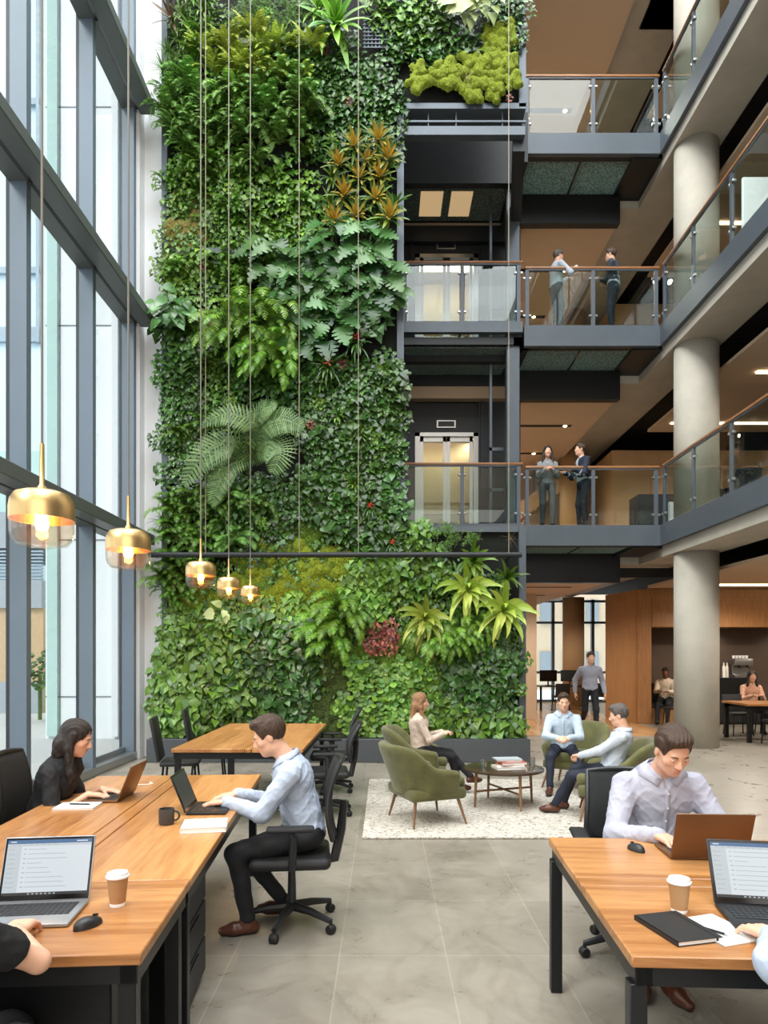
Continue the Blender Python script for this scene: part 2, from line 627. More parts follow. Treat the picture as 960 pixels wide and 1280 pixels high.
# round concrete columns through all floors
for (x, y, lab) in ((5.74, 12.5, 'pale round concrete column behind the desk with the brown laptop'), (5.74, 4.0, 'round concrete column nearer along the gallery edge'),
                    (5.74, -4.0, 'round concrete column at the near end of the gallery')):
    for i in range(4):
        z0, z1 = L[i], L[i + 1] - 0.56
        c_ = MB().lathe([(0.385, 0), (0.385, z1 - z0)], (x, y, z0), 40)
        o = struct('column', c_, 'concrete', True)
mat('wood_pale', (196, 158, 116), 0.5, var=0.08, scale=2, stretch=(3, 3, .3))
mat('column_tan', (190, 150, 106), 0.55, var=0.06, scale=2)
mat('cable_tan', (150, 142, 122), 0.6)
mat('paving_out', (170, 172, 172), 0.7, var=0.05)
mat('clad_white', (222, 227, 231), 0.5, var=0.015, scale=0.8)
mat('clad_grey', (150, 158, 166), 0.5, var=0.05)
mat('clad_tan', (188, 160, 126), 0.6, var=0.08)
mat('clad_cream', (214, 200, 178), 0.7, var=0.04)
mat('joint', (120, 126, 134), 0.6)
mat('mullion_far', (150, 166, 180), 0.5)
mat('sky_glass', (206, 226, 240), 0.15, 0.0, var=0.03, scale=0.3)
mat('glass_green', (176, 204, 202), 0.1, var=0.05, scale=0.4)
mat('lift_glass', (120, 116, 100), 0.15, 0.2)
pane('lift_glass', (0.75, 0.78, 0.76, 1), 1.5, 0.0, 0.08)
mat('car_wall', (196, 186, 150), 0.4, 0.3, var=0.05)
emis('warm_panel', (226, 190, 140), 0.55)


def mesh_soffit():
    m, n, l, b = newmat('mesh_soffit')
    tc = n.new('ShaderNodeTexCoord')
    v = n.new('ShaderNodeTexVoronoi')
    v.inputs['Scale'].default_value = 28
    l.new(tc.outputs['Object'], v.inputs['Vector'])
    r = n.new('ShaderNodeValToRGB')
    r.color_ramp.elements[0].color = srgb(214, 228, 224)
    r.color_ramp.elements[1].color = srgb(128, 146, 142)
    r.color_ramp.elements[1].position = 0.6
    l.new(v.outputs['Distance'], r.inputs[0])
    l.new(r.outputs[0], b.inputs['Base Color'])
    b.inputs['Roughness'].default_value = 0.4
    tl = n.new('ShaderNodeBsdfTranslucent')
    l.new(r.outputs[0], tl.inputs['Color'])
    mx = n.new('ShaderNodeMixShader')
    mx.inputs[0].default_value = 0.55
    l.new(b.outputs[0], mx.inputs[1])
    l.new(tl.outputs[0], mx.inputs[2])
    l.new(mx.outputs[0], n['Material Output'].inputs['Surface'])


mesh_soffit()
pane('glass_tumbler', (0.92, 0.95, 0.96, 1), 1.6, 0.02, 0.12)
# ------------------------------------------------------------------ railings
def railing(label, p0, p1, z, nsplit, posts=None, ends=(True, True), h=1.13, side=1.0, group=None):
    """wood handrail, steel posts with clamps, glass panels; p0, p1 are (x, y)"""
    a, b = Vector((p0[0], p0[1], 0)), Vector((p1[0], p1[1], 0))
    d = (b - a)
    ln = d.length
    rz = math.atan2(d.y, d.x)
    t = thing('glass_railing', label, 'railing', (a.x, a.y, z), rz, group)
    MB().rbox((-0.03, -0.035, h - 0.045), (ln + 0.03, 0.035, h), 0.012, 2).build('handrail', 'wood_rail', t)
    MB().box((0, -0.02, h - 0.07), (ln, 0.02, h - 0.045)).build('rail_flat', 'steel', t)
    pos = posts or [ln * i / nsplit for i in range(nsplit + 1)]
    for i, x in enumerate(pos):
        if (i == 0 and not ends[0]) or (i == len(pos) - 1 and not ends[1]): continue
        p = MB().box((x - 0.035, -0.02, 0.0), (x + 0.035, 0.02, h - 0.06)).build('post', 'steel', t)
        for zz in (0.20, h - 0.22):
            for s in (-1, 1):
                c = MB().rbox((x + s * 0.055 - 0.025, -0.028, zz - 0.02), (x + s * 0.055 + 0.025, 0.028, zz + 0.02), 0.006, 1)
                c.build('clamp', 'brushed', p, False)
    for i in range(len(pos) - 1):
        MB().box((pos[i] + 0.05, -0.006, 0.03), (pos[i + 1] - 0.05, 0.006, h - 0.09)).build('glass_panel', 'glass_rail', t, False)
    return t


lev = {1: 'first floor', 2: 'second floor', 3: 'third floor'}
xb0 = 2.66
for k in (1, 2, 3):
    z = L[k]
    # footbridge
    t = thing('footbridge', 'dark steel footbridge joining the lift deck to the gallery at %s level' % lev[k], 'footbridge', (0, 0, 0))
    MB().box((xb0, YB, z - 0.36), (XE - 0.03, YB + 0.1, z + 0.03)).build('fascia', 'steel', t, False)
    MB().box((xb0, YB + 0.1, z - 0.10), (xb0 + 0.12, YR, z)).box((xb0 + 0.12, YB + 0.1, z - 0.10), (4.75, YB + 0.16, z)).box((4.75, YB + 0.1, z - 0.10), (XE + 0.1, YR, z)).build('deck', 'dark_steel', t, False)
    fr = MB().box((xb0, YB + 0.1, z - 0.36), (XE + 0.05, YB + 0.22, z - 0.1))
    fr.box((xb0, YB + 0.1, z - 0.36), (xb0 + 0.12, YR, z - 0.1)).box((4.75, YB + 0.1, z - 0.40), (XE + 0.05, YR, z - 0.1))
    fr.box((3.78, YB + 0.2, z - 0.30), (3.83, YR, z - 0.12))
    fr.build('frame', 'black_steel', t, False)
    for a_, b_ in ((xb0 + 0.12, 3.78), (3.83, 4.75)):
        MB().box((a_, YB + 0.22, z - 0.34), (b_, YR - 0.12, z - 0.325)).build('soffit_panel', 'mesh_soffit', t, False)
    MB().box((xb0 + 0.1, YR - 0.12, z - 0.94), (4.89, YR + 0.06, z - 0.1)).build('rear_beam', 'black_steel', t, False)
    MB().box((xb0 + 0.12, YB + 0.16, z - 0.03), (3.78, YR - 0.12, z)).build('glass_floor_panel', 'glass_rail', t, False)
    MB().box((3.83, YB + 0.16, z - 0.03), (4.75, YR - 0.12, z)).build('glass_floor_panel', 'glass_rail', t, False)
    railing('glass railing with wood handrail along the front of the %s footbridge' % lev[k], (xb0 + 0.06, YB + 0.05), (XE - 0.06, YB + 0.05), z + 0.03, 2, posts=[0.0, 1.26, 2.46])
    ps = [0.0] + [1.2 + 1.28 * i for i in range(13)]
    railing('long glass railing with wood handrail on the %s gallery edge' % lev[k], (XE + 0.01, YB - 0.10), (XE + 0.01, YB - 0.10 - ps[-1]), z + 0.03, 1, posts=ps)
    # far railing of the core side beyond the bridge
    railing('farther glass railing across the opening behind the %s footbridge' % lev[k], (2.8, YR - 0.0), (4.8, YR - 0.0), z, 2) if k == 0 else None
# lift bay
XL0, XL1 = 0.27, 2.60
for k in (1, 2):
    z = L[k]
    t = thing('lift_landing', 'grey steel lift landing deck at %s level beside the planted wall' % lev[k], 'landing')
    MB().box((XL0, YB - 0.15, z - 0.17), (XL1, YB - 0.05, z + 0.03)).build('fascia', 'steel', t, False)
    MB().box((XL0, YB - 0.05, z - 0.03), (XL1, 14.45, z)).build('deck', 'glass_rail', t, False)
    f2 = MB().box((XL0, YB - 0.05, z - 0.36), (XL1, YB + 0.05, z - 0.22)).box((XL0, YB + 0.36, z - 0.50), (XL1, YB + 0.52, z - 0.1)).box((XL0, 14.2, z - 0.6), (XL1, 14.45, z - 0.1))
    f2.box((XL1 - 0.15, YB - 0.05, z - 0.36), (XL1, 14.2, z - 0.1)).box((1.42, YB, z - 0.3), (1.46, 14.2, z - 0.12))
    f2.build('frame', 'dark_steel', t, False)
    MB().box((XL0, YB + 0.05, z - 0.38), (XL1 - 0.15, 14.2, z - 0.365)).build('soffit_panel', 'mesh_soffit', t, False)
    railing('glass railing with wood handrail in front of the %s lift doors' % lev[k], (XL0 + 0.10, YB - 0.1), (XL1 - 0.02, YB - 0.1), z + 0.03, 2, posts=[0.0, 1.10, 2.16], h=1.15)
for k in (1, 2):
    z = L[k]
    t = thing('lift_entrance', 'dark lift surround with glazed double doors at %s level' % lev[k], 'lift')
    yb = 14.45
    top = (L[k + 1] - 0.6)
    fr = MB().box((XL0 - 0.1, yb, z), (0.66, yb + 0.2, top)).box((2.0, yb, z), (XL1 + 0.3, yb + 0.2, top)).box((0.66, yb, z + 2.28), (2.0, yb + 0.2, z + 2.62)).box((0.66, yb + 0.06, z + 2.62), (2.0, yb + 0.2, top - 0.25)).box((0.66, yb, top - 0.25), (2.0, yb + 0.2, top))
    fr.box((0.55, yb - 0.04, z), (0.61, yb, top)).box((2.05, yb - 0.04, z), (2.11, yb, top))
    fr.build('surround_panel', 'dark_steel', t, False)
    MB().box((0.66, yb - 0.03, z), (0.76, yb + 0.1, z + 2.28)).box((1.90, yb - 0.03, z), (2.0, yb + 0.1, z + 2.28)).box((0.66, yb - 0.03, z + 2.2), (2.0, yb + 0.1, z + 2.28)).build('door_frame', 'brushed', t, False)
    for x0, x1 in ((0.77, 1.325), (1.335, 1.89)):
        d = MB().box((x0, yb + 0.02, z + 0.01), (x0 + 0.07, yb + 0.06, z + 2.2)).box((x1 - 0.07, yb + 0.02, z + 0.01), (x1, yb + 0.06, z + 2.2)).box((x0, yb + 0.02, z + 0.01), (x1, yb + 0.06, z + 0.1)).box((x0, yb + 0.02, z + 2.1), (x1, yb + 0.06, z + 2.2)).build('door', 'brushed', t, False)
        MB().box((x0 + 0.07, yb + 0.03, z + 0.1), (x1 - 0.07, yb + 0.045, z + 2.1)).build('glass', 'lift_glass', d, False)
    i_ = MB().box((1.12, yb - 0.03, z + 2.38), (1.52, yb, z + 2.54)).build('indicator', 'brushed', t, False)
    MB().box((1.15, yb - 0.035, z + 2.405), (1.49, yb - 0.028, z + 2.515)).build('display', 'black_steel', i_, False)
# lift car behind the doors of each level
for k in (1, 2):
    z = L[k]
    t = thing('lift_car', 'lit lift car behind the glazed doors at %s level' % lev[k], 'lift car')
    MB().box((0.5, 16.2, z), (2.2, 16.25, z + 2.6)).box((0.5, 14.7, z), (0.55, 16.2, z + 2.6)).box((2.15, 14.7, z), (2.2, 16.2, z + 2.6)).build('wall_panel', 'car_wall', t, False)
    MB().box((0.7, 15.0, z + 2.5), (2.0, 15.5, z + 2.55)).build('ceiling_light', 'strip_light', t, False)
    MB().box((0.5, 14.7, z), (2.2, 16.2, z + 0.02)).build('car_floor', 'taupe', t, False)
    MB().tube([(0.8, 16.1, z + 0.9), (1.9, 16.1, z + 0.9)], 0.02).build('handrail', 'brushed', t)
# bay ceiling with warm panels above the top landing
t = thing('lift_bay_roof', 'dark steel roof grid with two lit panels above the top lift landing', 'roof frame')
zt = 10.72
MB().box((XL0, YB - 0.15, zt), (XL1, 14.6, zt + 0.2)).box((XL0, 14.3, zt - 0.35), (XL1, 14.6, zt)).box((XL0, YB - 0.15, zt - 0.2), (XL1, YB, zt)).box((XL0, YB - 0.15, zt + 0.2), (XL1 + 0.1, YB, L[3] + 0.3)).box((XL1 - 0.15, YB, zt - 0.1), (XL1, 14.4, zt)).build('frame', 'dark_steel', t, False)
for x0, x1 in ((0.72, 1.16), (1.32, 1.74)):
    MB().box((x0, YB + 0.35, zt - 0.02), (x1, YB + 1.1, zt - 0.005)).build('light_panel', 'warm_panel', t, False)
MB().box((XL0 + 0.05, YB + 0.15, zt - 0.012), (XL1 - 0.2, YB + 1.25, zt - 0.002)).build('soffit_panel', 'mesh_soffit', t, False)
# lift bay steel posts
for (x0, x1, y0, y1, z1, lab) in ((2.33, 2.57, YB + 0.0, YB + 0.2, 10.75, 'broad grey steel post at the right of the lift landings'),
                           (2.08, 2.13, YB + 0.5, YB + 0.56, 10.75, 'slim steel guide post just left of the broad lift post'),
                           (XL0 - 0.06, XL0 + 0.03, YB - 0.12, YB + 0.0, 10.75, 'slim steel post against the planted wall edge')):
    o = MB().box((x0, y0, 3.2 if x0 > 2 else 3.6), (x1, y1, z1))
    if 2.0 < x0 < 2.2:
        for zz in (4.9, 5.7, 8.5, 9.3): o.box((x0, y0, zz), (2.35, y1, zz + 0.06))
    tag(o.build('steel_post', 'steel', None, False), lab, 'post')
# hanging beam under the upper planting
t = thing('hanging_beam', 'grey steel beam hung below the upper planting over the lift bay', 'beam')
MB().box((0.26, YG - 0.02, 10.08), (2.28, YG + 0.12, 10.22)).box((0.26, YG + 0.0, 10.30), (2.30, YG + 0.03, 10.33)).build('beam', 'steel', t, False)
for x in (0.34, 0.72, 1.17, 1.92): MB().tube([(x, YG + 0.02, 10.2), (x, YG + 0.02, 10.55)], 0.012, 6).build('hanger', 'steel', t, False)
MB().prism([(2.1, YG + 0.1), (2.3, YG + 0.1), (2.6, YB), (2.4, YB)], 9.9, 10.2).build('bracket', 'dark_steel', t, False)

# ------------------------------------------------------------------ ground floor core: timber block, niche, far windows
tb = MB().prism([(6.12, 16.4), (6.45, 16.4), (6.45, 18.4), (5.88, 18.06)], 0, 3.25)
struct('wall_timber_block', tb, 'wood_wall')
cb = MB()
for x0, x1 in ((6.46, 7.9), (7.92, 9.3), (9.32, 10.9), (10.92, 12.5)):
    cb.rbox((x0, 16.4, 2.34), (x1 - 0.01, 16.9, 3.06), 0.004, 1)
struct('wall_timber_upper', cb, 'wood_wall')
struct('trim_timber_soffit', MB().box((6.45, 16.42, 3.06), (13, 17.4, 3.3)).box((6.45, 16.9, 2.34), (13, 17.3, 3.06)), 'wood_wall')
struct('wall_niche', MB().box((6.45, 17.3, 0), (13, 17.5, 2.36)), 'taupe')
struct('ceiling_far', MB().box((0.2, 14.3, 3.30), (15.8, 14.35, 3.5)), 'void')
# far windows at ground floor
fw = MB()
for x in (4.55, 5.9, 7.3, 8.6): fw.box((x, 23.9, 0), (x + 0.10, 24.05, 3.6))
for z in (0.0, 1.0, 2.75, 3.5): fw.box((4.4, 23.9, z), (8.8, 24.05, z + 0.08))
struct('window_1', fw, 'mullion')
struct('window_2', MB().box((4.4, 24.06, 0), (8.8, 24.08, 3.6)), 'glass_clear')
struct('wall_far_pier', MB().box((2.5, 23.8, 0), (4.45, 24.1, 3.9)).box((3.65, 17.6, 0), (3.95, 18.0, 3.3)).box((8.8, 23.9, 0), (16, 24.1, 3.9)), 'plaster_warm')
struct('column_far', MB().lathe([(0.34, 0), (0.34, 3.5)], (6.1, 21.9, 0.0), 32), 'column_tan', True)
struct('column_upper_far', MB().lathe([(0.34, 0), (0.34, 3.2)], (5.15, 18.6, L[1]), 32).lathe([(0.34, 0), (0.34, 3.1)], (5.15, 18.6, L[2]), 32), 'column_tan', True)
# upper level inner walls
for k in (1, 2, 3):
    z = L[k]
    struct('wall_gallery', MB().box((5.9, 17.6, z), (15.8, 17.8, z + 2.85)).box((5.9, 17.8, z), (6.1, 20.0, z + 2.85)), 'wood_pale')
    struct('wall_core_back', MB().box((0.2, 20.6, z), (6.0, 20.8, z + 3.2)), 'plaster_warm')
    struct('trim_door_frame', MB().box((6.9, 17.56, z), (6.98, 17.6, z + 2.4)).box((8.7, 17.56, z), (8.78, 17.6, z + 2.4)).box((6.9, 17.56, z + 2.4), (8.78, 17.6, z + 2.48)), 'wood_pale')
# stair flight seen through the first floor railing
for k in (1, 2):
    z = L[k]
    t = thing('staircase', 'pale timber stair flight rising behind the %s footbridge' % lev[k], 'staircase')
    st = MB()
    n_ = 14
    for i in range(n_):
        st.box((1.6 + i * 0.26, 18.7, z + i * 0.17), (1.6 + (i + 1) * 0.26, 19.9, z + i * 0.17 + 0.17))
    st.build('step', 'plaster_warm', t, False)
    MB().prism([(1.5, z), (1.9, z), (5.3, z + 2.35), (5.3, z + 2.75), (1.5, z + 0.35)], -0.03, 0.03, mtx=Matrix.Translation((0, 18.66, 0)) @ Matrix.Rotation(PI / 2, 4, 'X')).build('stringer', 'wood_pale', t, False)
    MB().tube([(1.5, 18.66, z + 1.05), (5.2, 18.66, z + 3.4)], 0.03, 8).build('handrail', 'wood_rail', t)
    p_ = MB()
    for i in range(8): p_.box((1.6 + i * 0.5, 18.64, z + i * 0.32), (1.64 + i * 0.5, 18.68, z + 1.1 + i * 0.32))
    p_.build('baluster', 'steel', t, False)

# ------------------------------------------------------------------ outside
struct('ground_exterior', MB().box((-60, -30, -0.3), (-4.3, 70, -0.05)), 'paving_out')


def clad(label, x0, x1, y0, y1, z1, cols, rows, m):
    t = thing('building', label, 'building')
    MB().box((x0, y0, -0.1), (x1, y1, z1)).build('wall', m, t, False)
    j = MB()
    for x in cols: j.box((x - 0.012, y0 - 0.006, 0), (x + 0.012, y0 + 0.01, z1))
    for z in rows: j.box((x0, y0 - 0.006, z - 0.015), (x1, y0 + 0.01, z + 0.015))
    j.build('panel_joint', 'joint', t, False)
    return t


Yw = 14.0
t = clad('white panelled building wing right outside the curtain wall', P(57, 0, Yw).x, -4.4, Yw, Yw + 8, 17.5,
         [P(75, 0, Yw).x, P(142, 0, Yw).x], [P(0, y, Yw).z for y in (134, 407, 675, 871)], 'clad_white')
MB().box((P(60, 0, Yw).x, Yw - 0.05, 0), (P(73, 0, Yw).x, Yw - 0.01, 17.4)).build('glass_strip', 'glass_green', t, False)
MB().box((P(142, 0, Yw).x, Yw - 0.12, 0), (P(150, 0, Yw).x, Yw, 17.4)).build('fin', 'clad_white', t, False)
Y2 = 26.0
t = thing('building', 'pale glass office building far behind the leftmost mullion', 'building')
x0, x1 = -30.0, P(53, 0, Y2).x
MB().box((x0, Y2, -0.1), (x1, Y2 + 10, 40)).build('wall', 'sky_glass', t, False)
b_ = MB()
for py in (130, 340, 425): b_.box((x0, Y2 - 0.15, P(0, py, Y2).z - 0.12), (x1, Y2, P(0, py, Y2).z + 0.12))
b_.box((x0, Y2 - 0.1, P(0, 425, Y2).z), (x1, Y2, P(0, 410, Y2).z))
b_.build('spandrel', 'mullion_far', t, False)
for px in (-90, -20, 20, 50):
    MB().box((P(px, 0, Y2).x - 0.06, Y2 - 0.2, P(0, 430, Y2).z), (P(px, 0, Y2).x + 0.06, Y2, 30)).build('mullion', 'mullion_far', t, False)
Y3 = 20.0
t = thing('building', 'low grey and tan building with louvres beyond the lower left panes', 'building')
xr = P(52, 0, Y3).x
MB().box((-24, Y3, P(0, 685, Y3).z), (xr, Y3 + 4, P(0, 640, Y3).z)).box((-24, Y3, P(0, 760, Y3).z), (xr, Y3 + 4, P(0, 725, Y3).z)).build('wall', 'clad_grey', t, False)
lv = MB()
for i in range(9):
    z = P(0, 724, Y3).z + i * 0.1
    lv.box((-24, Y3 + 0.02, z), (xr, Y3 + 0.12, z + 0.05))
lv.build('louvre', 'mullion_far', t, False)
MB().box((-24, Y3 + 0.1, -0.1), (xr, Y3 + 4, P(0, 760, Y3).z)).build('lower_wall', 'clad_tan', t, False)
MB().box((-24, Y3 - 0.1, -0.1), (xr, Y3 + 0.1, P(0, 895, Y3).z + 1.0)).build('plinth', 'clad_grey', t, False)
MB().box((-24, Y3 + 0.3, P(0, 640, Y3).z), (xr, Y3 + 4, P(0, 560, Y3).z)).build('upper_glass', 'glass_green', t, False)
for px in (-60, -20, 25): MB().box((P(px, 0, Y3).x - 0.05, Y3 - 0.02, 0), (P(px, 0, Y3).x + 0.05, Y3 + 0.1, P(0, 760, Y3).z)).build('pier', 'clad_grey', t, False)
# building seen through the far ground floor windows
t = thing('building', 'pale building with square windows behind the far ground floor glazing', 'building')
MB().box((1, 34, -0.1), (22, 38, 12)).build('wall', 'clad_cream', t, False)
for i in range(9):
    for z in (0.6, 3.2): MB().box((5.5 + i * 1.15, 33.9, z), (6.1 + i * 1.15, 34.0, z + 1.2)).build('window', 'mullion_far', t, False)
# ------------------------------------------------------------------ foliage materials
def leafmat(name, c_dark, c_light, rough=0.38, trans=0.18, island=0.38, hue=0.012, tip=None):
    m, n, l, b = newmat(name)
    g = n.new('ShaderNodeNewGeometry')
    r = n.new('ShaderNodeValToRGB')
    r.color_ramp.elements[0].color = srgb(*c_dark)
    r.color_ramp.elements[1].color = srgb(*c_light)
    l.new(g.outputs['Random Per Island'], r.inputs[0])
    oi = n.new('ShaderNodeObjectInfo')
    mr = n.new('ShaderNodeMapRange')
    mr.inputs['To Min'].default_value = 0.5 - hue
    mr.inputs['To Max'].default_value = 0.5 + hue
    l.new(oi.outputs['Random'], mr.inputs['Value'])
    mv = n.new('ShaderNodeMapRange')
    mv.inputs['To Min'].default_value = 0.8
    mv.inputs['To Max'].default_value = 1.2
    l.new(oi.outputs['Random'], mv.inputs['Value'])
    hs = n.new('ShaderNodeHueSaturation')
    l.new(mr.outputs[0], hs.inputs['Hue'])
    l.new(mv.outputs[0], hs.inputs['Value'])
    l.new(r.outputs[0], hs.inputs['Color'])
    col = hs.outputs[0]
    if tip:
        at = n.new('ShaderNodeAttribute')
        at.attribute_name = 'along'
        mx = n.new('ShaderNodeMix')
        mx.data_type = 'RGBA'
        l.new(at.outputs['Fac'], mx.inputs['Factor'])
        l.new(col, mx.inputs['A'])
        mx.inputs['B'].default_value = srgb(*tip)
        col = mx.outputs['Result']
    l.new(col, b.inputs['Base Color'])
    b.inputs['Roughness'].default_value = rough
    tl = n.new('ShaderNodeBsdfTranslucent')
    l.new(col, tl.inputs['Color'])
    ms = n.new('ShaderNodeMixShader')
    ms.inputs[0].default_value = trans
    l.new(b.outputs[0], ms.inputs[1])
    l.new(tl.outputs[0], ms.inputs[2])
    l.new(ms.outputs[0], n['Material Output'].inputs['Surface'])


leafmat('lf_dark', (28, 58, 20), (86, 128, 54), 0.30)
leafmat('lf_mid', (42, 82, 22), (118, 156, 56), 0.36)
leafmat('lf_bright', (66, 114, 30), (142, 182, 66), 0.4)
leafmat('lf_lime', (126, 156, 44), (198, 208, 98), 0.42)
leafmat('lf_blue', (34, 72, 30), (98, 140, 76), 0.30)
leafmat('lf_fern', (62, 108, 40), (138, 178, 84), 0.5)
leafmat('lf_treefern', (60, 104, 54), (138, 170, 104), 0.5)
leafmat('lf_red', (96, 40, 36), (188, 104, 84), 0.4)
leafmat('lf_flower', (190, 44, 44), (236, 104, 84), 0.4)
leafmat('lf_orange', (60, 96, 34), (112, 138, 52), 0.35, tip=(206, 160, 62))
leafmat('lf_bronze', (70, 58, 40), (128, 104, 70), 0.35)
leafmat('lf_white', (120, 150, 84), (190, 196, 142), 0.4)
leafmat('lf_pink', (196, 118, 104), (226, 160, 140), 0.4)


def mossmat(name, c1, c2, c3):
    m, n, l, b = newmat(name)
    tc = n.new('ShaderNodeTexCoord')
    nz = n.new('ShaderNodeTexNoise')
    nz.inputs['Scale'].default_value = 38
    nz.inputs['Detail'].default_value = 8
    nz.inputs['Roughness'].default_value = 0.7
    l.new(tc.outputs['Object'], nz.inputs['Vector'])
    r = n.new('ShaderNodeValToRGB')
    e = r.color_ramp.elements
    e[0].position, e[0].color = 0.34, srgb(*c1)
    e[1].position, e[1].color = 0.55, srgb(*c2)
    e.new(0.7).color = srgb(*c3)
    l.new(nz.outputs['Fac'], r.inputs[0])
    l.new(r.outputs[0], b.inputs['Base Color'])
    b.inputs['Roughness'].default_value = 0.9
    bp = n.new('ShaderNodeBump')
    bp.inputs['Strength'].default_value = 1.0
    bp.inputs['Distance'].default_value = 0.03
    l.new(nz.outputs['Fac'], bp.inputs['Height'])
    l.new(bp.outputs[0], b.inputs['Normal'])


mossmat('moss_lime', (70, 84, 10), (134, 150, 24), (176, 186, 50))
mossmat('moss_green', (48, 74, 16), (96, 128, 30), (136, 162, 56))
mossmat('moss_olive', (74, 66, 26), (132, 122, 56), (166, 154, 84))
mossmat('moss_dark', (34, 48, 16), (70, 88, 32), (104, 118, 50))
mat('felt', (12, 17, 9), 0.95, var=0.4, scale=6, bump=0.5, bscale=40)
mat('stem_mat', (70, 84, 40), 0.6)

RG = random.Random(7)


class Leaves(MB):
    """leaf blades; keeps an 'along' value (0 base .. 1 tip) per vertex"""

    def __init__(self):
        super().__init__()
        self.al = []

    def addl(self, vs, fs, al):
        self.al += al
        return self.add(vs, fs)

    def blade(self, base, d, n, L_, w, prof, droop=0.4, fold=0.15, seg=6, curl=0.0):
        """a strip leaf: starts at base heading d, upper side n, bends down by droop (radians over the length)"""
        d, n = Vector(d).normalized(), Vector(n).normalized()
        s = d.cross(n).normalized()
        p = Vector(base)
        vs, fs, al = [], [], []
        st = L_ / seg
        for i in range(seg + 1):
            t = i / seg
            ww = w * prof(t)
            up = s.cross(d).normalized()
            vs += [p - s * ww + up * fold * ww, p.copy(), p + s * ww + up * fold * ww]
            al += [t, t * .8, t]
            # bend toward -Z
            g = Vector((0, 0, -1))
            ax = d.cross(g)
            if ax.length > 1e-4:
                q = Matrix.Rotation(droop / seg * (0.4 + 1.2 * t), 3, ax.normalized())
                d = q @ d
                s = (q @ s).normalized()
            p = p + d * st
        for i in range(seg):
            a = i * 3
            fs += [(a, a + 1, a + 4, a + 3), (a + 1, a + 2, a + 5, a + 4)]
        return self.addl(vs, fs, al)

    def flat(self, base, d, n, L_, outline, fold=0.12, droop=0.25):
        """a broad leaf from a half outline [(t along, half width)], bent gently"""
        d, n = Vector(d).normalized(), Vector(n).normalized()
        s = d.cross(n).normalized()
        n = s.cross(d)
        vs, fs, al = [], [], []
        k = len(outline)

        def pt(t, x):
            z = fold * abs(x) - droop * max(t, 0) ** 2
            return Vector(base) + (d * t + s * x + n * z) * L_
        for (t, x) in outline:
            vs += [pt(t, -x), pt(t * 0.9 + 0.03, 0), pt(t, x)]
            al += [t, t, t]
        for i in range(k - 1):
            a = i * 3
            fs += [(a, a + 1, a + 4, a + 3), (a + 1, a + 2, a + 5, a + 4)]
        return self.addl(vs, fs, al)

    def lmesh(self, name, m):
        me = self.mesh(name, m, True)
        if self.al and len(self.al) == len(self.v):
            a = me.attributes.new('along', 'FLOAT', 'POINT')
            a.data.foreach_set('value', self.al)
        return me


strap = lambda t: (min(1, 3.2 * t + 0.35)) * max(0.03, 1 - t ** 3)
lance = lambda t: max(0.04, math.sin(PI * min(1, t * 0.92 + 0.06)) ** 0.8)
spike = lambda t: max(0.02, (1 - t) ** 0.8)
HEART = [(-0.10, 0.16), (-0.02, 0.33), (0.14, 0.44), (0.36, 0.40), (0.60, 0.27), (0.82, 0.12), (1.0, 0.005)]
OVAL = [(0.0, 0.03), (0.12, 0.2), (0.35, 0.31), (0.6, 0.27), (0.82, 0.14), (1.0, 0.005)]
ROUND = [(0.0, 0.1), (0.1, 0.33), (0.35, 0.5), (0.62, 0.46), (0.84, 0.28), (0.96, 0.05)]
MONST = [(-0.12, 0.2), (0.0, 0.42), (0.10, 0.50), (0.16, 0.22), (0.22, 0.52), (0.32, 0.54), (0.37, 0.2), (0.44, 0.48), (0.53, 0.46), (0.57, 0.16), (0.65, 0.36), (0.73, 0.32), (0.77, 0.11), (0.86, 0.18), (1.0, 0.01)]


def out_dir(a, tilt):
    """direction leaving the wall (-Y), swung by angle a around it with opening tilt"""
    return Vector((math.cos(a) * math.sin(tilt), -math.cos(tilt), math.sin(a) * math.sin(tilt)))


def sp_rosette(n, L_, w, m, seed, tip=0.5, droop=0.9, prof=strap, up=0.25, inner=True):
    r = random.Random(seed)
    lv = Leaves()
    for i in range(n):
        a = 2.399 * i + r.uniform(-.2, .2)
        f = (i + 1) / n
        tilt = 0.35 + 1.0 * f + r.uniform(-.12, .12)
        d = out_dir(a, tilt)
        d.z += up
        d.normalize()
        nn = Vector((-d.x * .6, -1, 0.9 - d.z))
        lv.blade((0, -0.02, 0), d, nn, L_ * (0.6 + 0.4 * f) * r.uniform(.85, 1.1), w * r.uniform(.85, 1.15), prof, droop * r.uniform(.6, 1.3), 0.35, 7)
        if m == 'lf_orange':
            lv.al[-24:] = [max(0, min(1, 1.25 - 1.6 * f)) * (0.55 + .45 * q / 23) for q in range(24)]
    return lv.lmesh('leaves', m)


